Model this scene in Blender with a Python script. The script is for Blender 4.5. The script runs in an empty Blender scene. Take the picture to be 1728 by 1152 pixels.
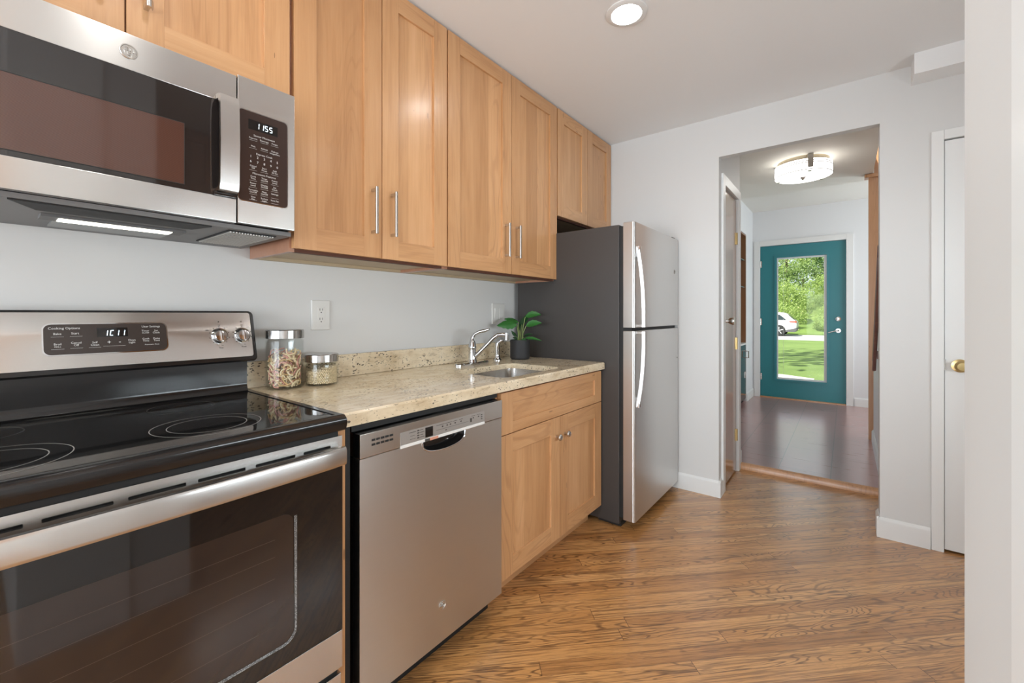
import bpy, bmesh, math, random
from mathutils import Vector, Matrix
R = math.radians
PI = math.pi
rng = random.Random(7)
sc = bpy.context.scene
col = sc.collection

# ------------------------------------------------------------------ camera
CX, CH = 1.7122, 1.173
cam_d = bpy.data.cameras.new('camera')
cam = bpy.data.objects.new('camera', cam_d); col.objects.link(cam)
cam.location = (CX, 0, CH)
cam.rotation_euler = (R(90), 0, 0.6640)
cam_d.sensor_width = 36.0
cam_d.lens = 720.1352/1728*36
cam_d.shift_y = (530.1165-576)/1728
cam_d.clip_start = 0.02; cam_d.clip_end = 300
sc.camera = cam

# ------------------------------------------------------------------ world, sun, daylight, added fill
world = bpy.data.worlds.new('world'); sc.world = world; world.use_nodes = True
wb = world.node_tree.nodes['Background']
wb.inputs[0].default_value = (0.80, 0.89, 1.0, 1); wb.inputs[1].default_value = 1.1
def lamp(name, kind, loc, rot, power, color=(1,1,1), **kw):
    d = bpy.data.lights.new(name, kind); d.energy = power; d.color = color
    for k, v in kw.items(): setattr(d, k, v)
    o = bpy.data.objects.new(name, d); col.objects.link(o); o.location = loc; o.rotation_euler = rot
    return o
lamp('sun', 'SUN', (0,0,20), (R(38), R(-14), 0), 8.0, (1,.95,.86), angle=R(.6))
# added fill at invented rear, left and right openings; entry side window daylight
FILL_TINT = (.845,.925,1)
lamp('rear_fill_light', 'AREA', (1.3,-3.50,1.15), (R(124),0,0), 135, FILL_TINT, shape='RECTANGLE', size=2.4, size_y=1.7)
lamp('left_fill_light', 'AREA', (-.42,-1.2,1.35), (R(122),0,R(-90)), 36, FILL_TINT, shape='RECTANGLE', size=1.6, size_y=1.4)
lamp('side_fill_light', 'AREA', (3.16,1.2,1.12), (R(118),0,R(90)), 32, FILL_TINT, shape='RECTANGLE', size=1.8, size_y=.34)
lamp('entry_daylight', 'AREA', (3.02,5.95,1.45), (R(98),0,R(90)), 22, (.90,.955,1), shape='RECTANGLE', size=1.2, size_y=1.6)
sc.view_settings.view_transform = 'Standard'; sc.view_settings.look = 'None'
sc.view_settings.exposure = 0.23; sc.view_settings.gamma = 1.0
sc.view_settings.use_curve_mapping = False

# ------------------------------------------------------------------ node helpers
class G:
    def __init__(s, name):
        s.m = bpy.data.materials.new(name); s.m.use_nodes = True
        s.nt = s.m.node_tree; s.b = s.nt.nodes['Principled BSDF']; s.out = s.nt.nodes['Material Output']
    def n(s, t, **kw):
        o = s.nt.nodes.new(t)
        for k, v in kw.items(): setattr(o, k, v)
        return o
    def set(s, inp, v):
        if isinstance(v, bpy.types.NodeSocket): s.nt.links.new(v, inp)
        elif isinstance(v, (tuple, list)) and inp.type == 'RGBA' and len(v) == 3: inp.default_value = (*v, 1)
        else: inp.default_value = v
    def math(s, op, a, b=0.0, c=None):
        o = s.n('ShaderNodeMath', operation=op); s.set(o.inputs[0], a); s.set(o.inputs[1], b)
        if c is not None: s.set(o.inputs[2], c)
        return o.outputs[0]
    def obj(s): return s.n('ShaderNodeTexCoord').outputs['Object']
    def rnd(s): return s.n('ShaderNodeObjectInfo').outputs['Random']
    def sep(s, v):
        o = s.n('ShaderNodeSeparateXYZ'); s.set(o.inputs[0], v); return o.outputs
    def comb(s, x, y, z):
        o = s.n('ShaderNodeCombineXYZ')
        for i, v in enumerate((x, y, z)): s.set(o.inputs[i], v)
        return o.outputs[0]
    def vadd(s, a, b):
        o = s.n('ShaderNodeVectorMath', operation='ADD'); s.set(o.inputs[0], a); s.set(o.inputs[1], b); return o.outputs[0]
    def vmul(s, a, b):
        o = s.n('ShaderNodeVectorMath', operation='MULTIPLY'); s.set(o.inputs[0], a); s.set(o.inputs[1], b); return o.outputs[0]
    def noise(s, v, scale=1, detail=3, rough=.5, dist=0.0):
        o = s.n('ShaderNodeTexNoise'); s.set(o.inputs['Vector'], v); o.inputs['Scale'].default_value = scale
        o.inputs['Detail'].default_value = detail; o.inputs['Roughness'].default_value = rough
        o.inputs['Distortion'].default_value = dist; return o.outputs['Fac']
    def white(s, v):
        o = s.n('ShaderNodeTexWhiteNoise', noise_dimensions='3D'); s.set(o.inputs['Vector'], v); return o.outputs['Value']
    def voro(s, v, scale, feature='F1'):
        o = s.n('ShaderNodeTexVoronoi', feature=feature); s.set(o.inputs['Vector'], v); o.inputs['Scale'].default_value = scale; return o.outputs
    def ramp(s, f, stops):
        o = s.n('ShaderNodeValToRGB'); s.set(o.inputs[0], f); e = o.color_ramp.elements
        while len(e) < len(stops): e.new(.5)
        for i, (p, c) in enumerate(stops):
            e[i].position = p; e[i].color = (*c, 1) if len(c) == 3 else c
        return o.outputs[0]
    def maprange(s, f, a, b, c, d):
        o = s.n('ShaderNodeMapRange'); s.set(o.inputs[0], f)
        for i, v in enumerate((a, b, c, d)): s.set(o.inputs[i+1], v)
        return o.outputs[0]
    def mix(s, f, a, b, blend='MIX'):
        o = s.n('ShaderNodeMix', data_type='RGBA', blend_type=blend)
        s.set(o.inputs[0], f); s.set(o.inputs[6], a); s.set(o.inputs[7], b); return o.outputs[2]
    def bump(s, h, strength=.2, dist=.002):
        o = s.n('ShaderNodeBump'); s.set(o.inputs['Height'], h); o.inputs['Strength'].default_value = strength
        o.inputs['Distance'].default_value = dist; s.nt.links.new(o.outputs[0], s.b.inputs['Normal'])
    def p(s, **kw):
        for k, v in kw.items(): s.set(s.b.inputs[k.replace('_', ' ')], v)
        return s.m

def plain(name, c, rough=.5, metal=0.0, coat=0.0, emit=0.0, ec=None, spec=.5):
    g = G(name)
    g.p(Base_Color=c, Roughness=rough, Metallic=metal, Coat_Weight=coat, Specular_IOR_Level=spec)
    if emit: g.p(Emission_Color=ec or c, Emission_Strength=emit)
    return g.m

def wall_mat(name, c, rough=.55, bump=.06):
    g = G(name); v = g.obj()
    n = g.noise(v, 260, 3, .6); n2 = g.noise(v, 1.3, 2)
    cc = g.mix(g.maprange(n2, .3, .7, 0, 1), tuple(x*.985 for x in c), c)
    g.p(Base_Color=cc, Roughness=rough); g.bump(n, bump, .0012); return g.m

def wood(name, axis='Z', dark=(.46,.225,.090), mid=(.60,.322,.145), light=(.69,.40,.20), stave=None, rough=.36, coat=.3, fig=1.0):
    g = G(name)
    v = g.vadd(g.obj(), g.vmul(g.comb(g.rnd(), g.rnd(), g.rnd()), (7.3, 13.1, 9.7)))
    i = 'XYZ'.index(axis)
    def sc3(a, b): t = [b]*3; t[i] = a; return tuple(t)
    A = g.noise(g.vmul(v, sc3(1.1, 9.0)), 1, 4, .55, .7)
    C = g.noise(g.vmul(v, sc3(.55, 3.2)), 1, 2, .5, .4)
    ring = g.math('SINE', g.math('MULTIPLY', C, 95.0))
    B = g.noise(g.vmul(v, sc3(9.0, 330.0)), 1, 3, .6)
    D = g.noise(g.vmul(v, sc3(2.4, 75.0)), 1, 3, .62, .15)
    f = g.math('ADD', g.math('MULTIPLY', A, .50), g.math('MULTIPLY', ring, .02*fig))
    f = g.math('ADD', f, g.math('ADD', g.math('MULTIPLY', B, .20), g.math('MULTIPLY', D, .30)))
    E_ = g.noise(g.vmul(v, sc3(.75, 5.5)), 1, 2, .45, .3)
    ln = g.maprange(g.math('SINE', g.math('MULTIPLY', E_, 120.0)), .60, 1.0, 0, 1)
    lmask = g.maprange(g.noise(g.vmul(v, sc3(.5, 4.0)), 1, 2), .45, .62, 0, 1)
    colr = g.ramp(f, [(.30, dark), (.50, mid), (.74, light)])
    if stave:
        sx = g.sep(g.obj())['XYZ'.index(stave)]
        k = g.math('FLOOR', g.math('DIVIDE', g.math('ADD', sx, g.math('MULTIPLY', g.rnd(), 3.1)), .105))
        w = g.white(g.comb(k, g.rnd(), 0.0))
        colr = g.mix(1.0, colr, g.ramp(w, [(0, (.86,.82,.77)), (1, (1.10,1.12,1.15))]), 'MULTIPLY')
    colr = g.mix(1.0, colr, g.ramp(g.rnd(), [(0, (.94,.92,.90)), (1, (1.06,1.07,1.09))]), 'MULTIPLY')
    colr = g.mix(g.math('MULTIPLY', g.math('MULTIPLY', ln, lmask), .32*fig), colr, (.33,.145,.055))
    # small dark mineral flecks
    vo = g.voro(g.vmul(v, sc3(6.0, 34.0)), 1.0)
    fl = g.math('MULTIPLY', g.math('LESS_THAN', vo['Distance'], .10), g.math('GREATER_THAN', g.sep(vo['Color'])[0], .80))
    colr = g.mix(g.math('MULTIPLY', fl, .55), colr, (.16,.07,.03))
    g.p(Base_Color=colr, Roughness=rough, Coat_Weight=coat, Coat_Roughness=.2)
    g.bump(B, .05, .0006); return g.m

def steel(name, axis='Y', c=(.62,.605,.585), rough=.30, var=.02):
    g = G(name); v = g.obj(); i = 'XYZ'.index(axis)
    t = [260.0]*3; t[i] = 2.0
    n = g.noise(g.vmul(v, tuple(t)), 1, 2, .6)
    n2 = g.noise(v, 2.3, 3, .5, .3)
    tan = g.n('ShaderNodeTangent', direction_type='RADIAL', axis='Z')
    g.p(Base_Color=g.mix(n, tuple(x*.985 for x in c), tuple(min(1, x*1.015) for x in c)), Metallic=1.0, Anisotropic=.8, Anisotropic_Rotation=.25, Tangent=tan.outputs[0],
        Roughness=g.math('ADD', g.math('MULTIPLY', n, var), g.math('ADD', rough-var*.5-.03, g.math('MULTIPLY', n2, .06))))
    return g.m

def floor_mat():
    g = G('oak_boards'); s = g.sep(g.obj()); q = .70710678
    a = g.math('MULTIPLY', g.math('ADD', s[0], s[1]), q)          # along the boards
    b = g.math('MULTIPLY', g.math('SUBTRACT', s[0], s[1]), q)     # across
    bw = .0572
    rb = g.math('DIVIDE', g.math('ADD', b, 20.0), bw); row = g.math('FLOOR', rb); fb = g.math('FRACT', rb)
    r1 = g.white(g.comb(row, 3.0, 0.0)); r2 = g.white(g.comb(row, 9.0, 4.0))
    ln = g.math('ADD', 1.1, g.math('MULTIPLY', r2, 1.0))
    ua = g.math('DIVIDE', g.math('ADD', g.math('ADD', a, 30.0), g.math('MULTIPLY', r1, 3.0)), ln)
    seg = g.math('FLOOR', ua); fu = g.math('FRACT', ua)
    idv = g.white(g.comb(row, seg, 1.0)); id2 = g.white(g.comb(row, seg, 5.0))
    off = g.math('MULTIPLY', idv, 37.0)
    pv = g.comb(g.math('ADD', a, off), g.math('ADD', b, g.math('MULTIPLY', id2, 11.0)), off)
    # cathedral figure: warped contour lines stretched along the board
    C = g.noise(g.vmul(pv, (1.5, 11.0, 1.0)), 1, 2.5, .45, .35)
    lines = g.math('SINE', g.math('MULTIPLY', C, 165.0))
    lines = g.maprange(lines, .35, 1.0, 0, 1)
    A = g.noise(g.vmul(pv, (2.0, 9.0, 1.0)), 1, 3, .55, .3)
    fine = g.noise(g.vmul(pv, (14.0, 420.0, 1.0)), 1, 3, .65)
    streak = g.noise(g.vmul(pv, (3.2, 120.0, 1.0)), 1, 3, .6)
    base = g.ramp(g.math('ADD', g.math('MULTIPLY', A, .6), g.math('MULTIPLY', idv, .4)),
                  [(.2, (.43,.190,.058)), (.5, (.62,.300,.098)), (.8, (.74,.400,.155))])
    mask = g.maprange(g.noise(g.vmul(pv, (.9, 5.0, 1.0)), 1, 2), .38, .60, .12, 1.0)
    dk = g.math('MULTIPLY', g.math('MULTIPLY', lines, mask), g.maprange(fine, .3, .6, .35, 1.0))
    c = g.mix(g.math('MULTIPLY', dk, .90), base, (.085,.033,.012))
    c = g.mix(g.math('MULTIPLY', g.maprange(streak, .5, .62, 0, 1), .6), c, (.15,.062,.021))
    c = g.mix(g.math('MULTIPLY', g.maprange(fine, .52, .64, 0, 1), .38), c, (.15,.06,.02))
    edge = g.math('MINIMUM', fb, g.math('SUBTRACT', 1.0, fb))
    gap = g.math('MULTIPLY', g.math('LESS_THAN', edge, .016), .55)
    eu = g.math('MULTIPLY', g.math('MINIMUM', fu, g.math('SUBTRACT', 1.0, fu)), ln)
    gap2 = g.math('MULTIPLY', g.math('LESS_THAN', eu, .0011), .8)
    c = g.mix(g.math('MAXIMUM', gap, gap2), c, (.07,.03,.012))
    g.p(Base_Color=c, Roughness=g.maprange(A, .3, .7, .27, .36), Coat_Weight=.7, Coat_Roughness=.24, Coat_IOR=1.75)
    g.bump(g.math('SUBTRACT', fine, g.math('MULTIPLY', g.math('MAXIMUM', gap, gap2), 2.0)), .12, .0008)
    return g.m

def tile_mat():
    g = G('quarry_tile'); s = g.sep(g.obj())
    tx, ty = .3075, .61
    fx = g.math('DIVIDE', g.math('SUBTRACT', s[0], 1.012), tx); fy0 = g.math('SUBTRACT', s[1], 4.27)
    row = g.math('FLOOR', fx)
    sh = g.math('MULTIPLY', g.math('MODULO', g.math('ADD', row, 20.0), 2.0), .09)
    fy = g.math('DIVIDE', g.math('SUBTRACT', fy0, sh), ty)
    ex = g.math('MULTIPLY', g.math('PINGPONG', fx, .5), tx); ey = g.math('MULTIPLY', g.math('PINGPONG', fy, .5), ty)
    gr = g.math('MAXIMUM', g.math('LESS_THAN', ex, .0028), g.math('LESS_THAN', ey, .0022))
    w = g.white(g.comb(row, g.math('FLOOR', fy), 2.0))
    n = g.noise(g.vmul(g.obj(), (1.0, 14.0, 1.0)), 3, 4, .6)
    c = g.ramp(g.math('ADD', g.math('MULTIPLY', n, .7), g.math('MULTIPLY', w, .3)), [(.3, (.35,.165,.145)), (.7, (.42,.205,.182))])
    c = g.mix(g.math('MULTIPLY', gr, .85), c, (.20,.12,.105))
    g.p(Base_Color=c, Roughness=g.maprange(n, .3, .7, .27, .31), Specular_IOR_Level=.8, Coat_Weight=.7, Coat_Roughness=.2, Coat_IOR=1.8)
    g.bump(g.math('MULTIPLY', gr, -1.0), .15, .002); return g.m

def granite_mat():
    g = G('cream_granite'); v = g.obj()
    vs = g.vmul(v, (1.0, .42, 1.0))
    A = g.noise(v, 3.2, 5, .6, .8); B = g.noise(vs, 26, 5, .65, .4)
    c = g.ramp(g.math('ADD', g.math('MULTIPLY', A, .5), g.math('MULTIPLY', B, .5)),
               [(.33, (.58,.44,.27)), (.47, (.75,.62,.43)), (.58, (.84,.72,.53)), (.72, (.86,.77,.61))])
    st = g.noise(g.vmul(v, (60.0, 9.0, 60.0)), 1, 4, .6, .5)
    c = g.mix(g.maprange(st, .60, .70, 0, .6), c, (.36,.25,.15))
    vo = g.voro(g.vadd(g.vmul(v, (1.0, .55, 1.0)), g.vmul(g.noise(v, 60, 2), (.012,.012,.012))), 150)
    clus = g.maprange(g.noise(v, 13, 3, .55), .42, .56, 0, 1)
    sp = g.math('MULTIPLY', g.math('LESS_THAN', vo['Distance'], .40), g.math('GREATER_THAN', g.sep(vo['Color'])[0], .68))
    c = g.mix(g.math('MULTIPLY', g.math('MULTIPLY', sp, clus), .85), c, (.035,.03,.03))
    vo2 = g.voro(g.vmul(v, (1.0, .5, 1.0)), 240)
    sp2 = g.math('MULTIPLY', g.math('LESS_THAN', vo2['Distance'], .28), g.math('GREATER_THAN', g.sep(vo2['Color'])[1], .84))
    c = g.mix(g.math('MULTIPLY', sp2, .6), c, (.16,.12,.09))
    g.p(Base_Color=c, Roughness=.16, Coat_Weight=.2, Coat_Roughness=.06); return g.m

def clear_glass(name, tint=(.96,.98,.97), refl=.6, rough=.0):
    g = G(name); g.nt.nodes.remove(g.b)
    t = g.n('ShaderNodeBsdfTransparent'); t.inputs[0].default_value = (*tint, 1)
    gl = g.n('ShaderNodeBsdfGlossy'); gl.inputs['Roughness'].default_value = rough
    fr = g.n('ShaderNodeLayerWeight'); fr.inputs['Blend'].default_value = .5
    mx = g.n('ShaderNodeMixShader'); f5 = g.math('MULTIPLY_ADD', g.math('POWER', fr.outputs['Facing'], 5.0), .92, .04); g.nt.links.new(g.math('MULTIPLY', f5, refl), mx.inputs[0])
    g.nt.links.new(t.outputs[0], mx.inputs[1]); g.nt.links.new(gl.outputs[0], mx.inputs[2])
    g.nt.links.new(mx.outputs[0], g.out.inputs[0]); return g.m

def leafy(name, a, b, trans=.25, rough=.5):
    g = G(name); n = g.noise(g.obj(), 3.0, 4, .7)
    geo = g.n('ShaderNodeNewGeometry').outputs['Random Per Island']
    g.p(Base_Color=g.mix(geo, a, b), Roughness=rough)
    tr = g.n('ShaderNodeBsdfTranslucent'); g.set(tr.inputs[0], g.mix(geo, tuple(x*1.3 for x in a), tuple(x*1.3 for x in b)))
    mx = g.n('ShaderNodeMixShader'); mx.inputs[0].default_value = trans
    g.nt.links.new(g.b.outputs[0], mx.inputs[1]); g.nt.links.new(tr.outputs[0], mx.inputs[2])
    g.nt.links.new(mx.outputs[0], g.out.inputs[0]); return g.m

def lawn_mat():
    g = G('lawn_grass'); v = g.obj()
    n = g.noise(g.vmul(v, (1.0, .6, 1.0)), 30, 5, .75); n2 = g.noise(v, .9, 4, .6)
    c = g.ramp(g.math('ADD', g.math('MULTIPLY', n, .6), g.math('MULTIPLY', n2, .4)), [(.3, (.09,.155,.03)), (.55, (.18,.27,.06)), (.75, (.34,.41,.14))])
    g.p(Base_Color=c, Roughness=.9); g.bump(n, .8, .05); return g.m

M = {}
M['wall'] = wall_mat('white_wall_paint', (.70,.695,.68))
M['ceil'] = wall_mat('ceiling_paint', (.88,.88,.875), .7, .04)
M['hallceil'] = wall_mat('textured_ceiling_paint', (.80,.775,.72), .7, .5)
M['trim'] = plain('white_trim_paint', (.80,.80,.785), .35)
M['hallwall'] = wall_mat('cool_white_wall_paint', (.80,.81,.82))
M['wv'] = wood('cherry_upright_grain', 'Z')
M['wh'] = wood('cherry_level_grain', 'Y')
M['wp'] = wood('cherry_panel_staves', 'Z', stave='Y')
M['wph'] = wood('cherry_drawer_panel', 'Y')
M['carc'] = wood('cabinet_side_veneer', 'Y', (.36,.17,.10), (.42,.21,.13), (.46,.24,.15), fig=.4)
M['under'] = wood('pale_birch_underside', 'Y', (.40,.30,.18), (.46,.36,.23), (.52,.42,.29), rough=.5, coat=0, fig=.5)
M['gap'] = plain('reddish_reveal', (.10,.035,.018), .7)
M['steel'] = steel('brushed_steel', rough=.25)
M['steelv'] = steel('upright_brushed_steel', 'Y', (.62,.61,.595), .33)
M['nickel'] = plain('satin_nickel', (.62,.60,.57), .24, 1)
M['chrome'] = plain('polished_chrome', (.60,.60,.61), .06, 1)
M['black'] = plain('black_glass', (.010,.009,.009), .04, coat=.3)
M['blackgloss'] = plain('black_enamel', (.012,.011,.011), .16)
M['dark'] = plain('dark_void', (.012,.012,.012), .6)
M['charcoal'] = plain('charcoal_enamel', (.052,.046,.043), .42)
M['mwglass'] = plain('smoked_oven_glass', (.022,.018,.017), .05, coat=.4)
M['panelbrown'] = plain('brown_black_panel', (.045,.028,.024), .12)
M['panelgrey'] = plain('taupe_black_panel', (.050,.038,.033), .2)
M['ink'] = plain('white_print', (.75,.74,.72), .5)
M['inkdark'] = plain('dark_print', (.06,.055,.05), .5)
M['led'] = plain('clock_led', (.7,.85,.9), .4, emit=2.2, ec=(.70,.88,1.0))
M['lens'] = plain('lit_lens', (1,1,.95), .4, emit=2.6, ec=(1,.98,.84))
M['granite'] = granite_mat()
M['floor'] = floor_mat(); M['tile'] = tile_mat()
M['teal'] = plain('teal_door_paint', (.022,.205,.235), .38)
M['brass'] = plain('aged_brass', (.62,.47,.22), .28, 1)
M['glass'] = clear_glass('clear_pane', (.97,.985,.98), .12)
M['jar'] = clear_glass('jar_glass', (.975,.982,.975), .5)
M['pot'] = plain('matte_black_ceramic', (.022,.022,.024), .6)
M['soil'] = plain('dark_soil', (.02,.014,.01), .95)
M['plastic'] = plain('white_plastic', (.74,.725,.69), .35)
M['hallwood'] = wood('brown_hall_panel', 'Z', (.42,.20,.085), (.54,.275,.125), (.62,.33,.16), rough=.35)
M['darkwood'] = wood('varnished_closet_door', 'Z', (.30,.15,.065), (.38,.20,.09), (.44,.24,.12), rough=.12, coat=.6)
M['nichewood'] = wood('niche_back_board', 'Z', (.26,.13,.06), (.34,.18,.09), (.40,.22,.11))
M['railwood'] = wood('dark_rail_wood', 'Y', (.13,.055,.04), (.18,.08,.06), (.22,.10,.08))
M['lower'] = plain('dark_glossy_panel', (.10,.075,.06), .10, coat=.6)

# ------------------------------------------------------------------ mesh builder
class MB:
    def __init__(s): s.v = []; s.f = []; s.mi = []
    def add(s, vs, fs, m=0):
        o = len(s.v); s.v += [tuple(p) for p in vs]
        for f in fs: s.f.append([o+i for i in f]); s.mi.append(m)
    def box(s, x0, x1, y0, y1, z0, z1, m=0, b=0.0):
        if b:
            bm = bmesh.new(); bmesh.ops.create_cube(bm, size=1)
            for v in bm.verts:
                v.co = Vector(((x0+x1)/2+v.co.x*(x1-x0), (y0+y1)/2+v.co.y*(y1-y0), (z0+z1)/2+v.co.z*(z1-z0)))
            bmesh.ops.bevel(bm, geom=bm.edges[:], offset=b, segments=2, affect='EDGES', profile=.5)
            s.bm(bm, m); return s
        vs = [(x,y,z) for x in (x0,x1) for y in (y0,y1) for z in (z0,z1)]
        s.add(vs, [(0,1,3,2),(4,6,7,5),(0,4,5,1),(2,3,7,6),(0,2,6,4),(1,5,7,3)], m); return s
    def bm(s, bm, m=0):
        bm.verts.index_update()
        s.add([v.co[:] for v in bm.verts], [[v.index for v in f.verts] for f in bm.faces], m); bm.free()
    def tube(s, pts, r, seg=12, m=0, caps=True, ry=None):
        pts = [Vector(p) for p in pts]; n = len(pts)
        rs = r if isinstance(r, (list, tuple)) else [r]*n
        prev = None; rings = []
        for i, p in enumerate(pts):
            d = (pts[min(i+1, n-1)]-pts[max(i-1, 0)]).normalized()
            if prev is None:
                a = Vector((0,0,1)) if abs(d.z) < .9 else Vector((1,0,0))
                u = d.cross(a).normalized()
            else:
                u = (prev-d*prev.dot(d)).normalized()
            prev = u; w = d.cross(u)
            k = (ry[i] if ry else rs[i])
            rings.append([p+u*math.cos(2*PI*j/seg)*rs[i]+w*math.sin(2*PI*j/seg)*k for j in range(seg)])
        vs = [q for ring in rings for q in ring]; fs = []
        for i in range(n-1):
            for j in range(seg):
                fs.append((i*seg+j, i*seg+(j+1)%seg, (i+1)*seg+(j+1)%seg, (i+1)*seg+j))
        if caps: fs.append(tuple(range(seg))[::-1]); fs.append(tuple((n-1)*seg+j for j in range(seg)))
        s.add(vs, fs, m); return s
    def cyl(s, p0, p1, r, r1=None, seg=24, m=0):
        return s.tube([p0, p1], [r, r if r1 is None else r1], seg, m)
    def lathe(s, prof, c=(0,0,0), axis='Z', seg=32, m=0, closed=False):
        c = Vector(c); vs = []; fs = []; n = len(prof)
        for r, h in prof:
            for j in range(seg):
                a = 2*PI*j/seg; ca, sa = r*math.cos(a), r*math.sin(a)
                vs.append(c+Vector({'Z': (ca,sa,h), 'X': (h,ca,sa), 'Y': (sa,h,ca)}[axis]))
        for i in range(n-1 if not closed else n):
            k = (i+1) % n
            for j in range(seg): fs.append((i*seg+j, i*seg+(j+1)%seg, k*seg+(j+1)%seg, k*seg+j))
        if not closed:
            if prof[0][0] > 1e-6: fs.append(tuple(range(seg))[::-1])
            if prof[-1][0] > 1e-6: fs.append(tuple((n-1)*seg+j for j in range(seg)))
        s.add(vs, fs, m); return s
    def prism(s, poly, plane, a, b, m=0, ch=0.0):
        """poly: 2-D outline; plane 'X': (y,z) extruded x a->b, 'Y': (x,z), 'Z': (x,y)"""
        def P(p, h): return {'X': (h,p[0],p[1]), 'Y': (p[0],h,p[1]), 'Z': (p[0],p[1],h)}[plane]
        n = len(poly); loops = [(poly, a)]
        if ch:
            cx = sum(p[0] for p in poly)/n; cy = sum(p[1] for p in poly)/n
            ins = inset(poly, ch); sg = 1 if b > a else -1
            loops += [(poly, b-sg*ch), (ins, b)]
        else: loops += [(poly, b)]
        vs = [P(p, h) for lp, h in loops for p in lp]; fs = []
        for k in range(len(loops)-1):
            for j in range(n): fs.append((k*n+j, k*n+(j+1)%n, (k+1)*n+(j+1)%n, (k+1)*n+j))
        fs.append(tuple(range(n))[::-1]); fs.append(tuple((len(loops)-1)*n+j for j in range(n)))
        s.add(vs, fs, m); return s
    def holed(s, outer, holes, plane, a, b, m=0):
        def P(p, h): return {'X': (h,p[0],p[1]), 'Y': (p[0],h,p[1]), 'Z': (p[0],p[1],h)}[plane]
        for h in (a, b):
            bm = bmesh.new(); es = []
            for lp in [outer]+holes:
                vs = [bm.verts.new(P(p, h)) for p in lp]
                es += [bm.edges.new((vs[i], vs[(i+1) % len(vs)])) for i in range(len(vs))]
            bmesh.ops.triangle_fill(bm, edges=es, use_beauty=True)
            s.bm(bm, m)
        for lp in [outer]+holes:
            n = len(lp)
            s.add([P(p, a) for p in lp]+[P(p, b) for p in lp], [(j, (j+1)%n, n+(j+1)%n, n+j) for j in range(n)], m)
        return s
    def sphere(s, c, r, m=0, seg=16, sub=None):
        bm = bmesh.new()
        if sub is not None: bmesh.ops.create_icosphere(bm, subdivisions=sub, radius=1)
        else: bmesh.ops.create_uvsphere(bm, u_segments=seg, v_segments=seg//2, radius=1)
        rr = r if isinstance(r, (tuple, list)) else (r, r, r)
        for v in bm.verts: v.co = Vector((c[0]+v.co.x*rr[0], c[1]+v.co.y*rr[1], c[2]+v.co.z*rr[2]))
        s.bm(bm, m); return s
    def xform(s, mat):
        s.v = [tuple(mat @ Vector(p)) for p in s.v]; return s
    def build(s, name, mats, parent=None, ang=38, rel=True):
        me = bpy.data.meshes.new(name)
        off = Vector((0,0,0))
        if parent and rel:
            r = parent
            while r.parent: r = r.parent
            off = r.location
        me.from_pydata([tuple(Vector(p)-off) for p in s.v], [], s.f)
        for mm in (mats if isinstance(mats, (list, tuple)) else [mats]): me.materials.append(M[mm] if isinstance(mm, str) else mm)
        me.polygons.foreach_set('material_index', s.mi)
        bm = bmesh.new(); bm.from_mesh(me)
        bmesh.ops.remove_doubles(bm, verts=bm.verts[:], dist=1e-6)
        bmesh.ops.recalc_face_normals(bm, faces=bm.faces[:])
        for f in bm.faces: f.smooth = True
        for e in bm.edges:
            e.smooth = len(e.link_faces) == 2 and e.calc_face_angle(0) < R(ang)
        bm.to_mesh(me); bm.free()
        o = bpy.data.objects.new(name, me); col.objects.link(o)
        if parent: o.parent = parent
        if len(me.polygons) < 4000:
            w = o.modifiers.new('weighted_normals', 'WEIGHTED_NORMAL'); w.keep_sharp = True
        return o

def inset(poly, d):
    n = len(poly); out = []
    area = sum(poly[i][0]*poly[(i+1)%n][1]-poly[(i+1)%n][0]*poly[i][1] for i in range(n))
    sg = 1 if area > 0 else -1
    for i in range(n):
        p0, p1, p2 = Vector(poly[i-1]), Vector(poly[i]), Vector(poly[(i+1)%n])
        e1 = (p1-p0).normalized(); e2 = (p2-p1).normalized()
        n1 = Vector((-e1.y, e1.x))*sg; n2 = Vector((-e2.y, e2.x))*sg
        k = 1+n1.dot(n2)
        q = p1+(n1+n2)*(d/max(k, .3)); out.append((q.x, q.y))
    return out
def rrect(a0, a1, b0, b1, r, n=6):
    pts = []
    for cx, cy, st in ((a1-r, b0+r, -90), (a1-r, b1-r, 0), (a0+r, b1-r, 90), (a0+r, b0+r, 180)):
        for i in range(n+1):
            t = R(st+90*i/n); pts.append((cx+r*math.cos(t), cy+r*math.sin(t)))
    return pts

# ------------------------------------------------------------------ scene objects
def tag(o, label=None, cat=None, group=None, kind=None):
    if label: o['label'] = label
    if cat: o['category'] = cat
    if group: o['group'] = group
    if kind: o['kind'] = kind
    return o
def thing(name, label, cat, loc, group=None, rz=0):
    o = bpy.data.objects.new(name, None); col.objects.link(o); o.empty_display_size = .05
    o.location = loc; o.rotation_euler = (0,0,rz); return tag(o, label, cat, group)
def struct(name, mb, mats, parent=None, label=None):
    o = mb.build(name, mats, parent)
    if parent is None: o['kind'] = 'structure'
    if label: o['label'] = label
    return o
def copy_tree(o, parent=None):
    c = o.copy(); col.objects.link(c)
    if parent: c.parent = parent
    for ch in list(o.children): copy_tree(ch, c)
    return c

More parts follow.
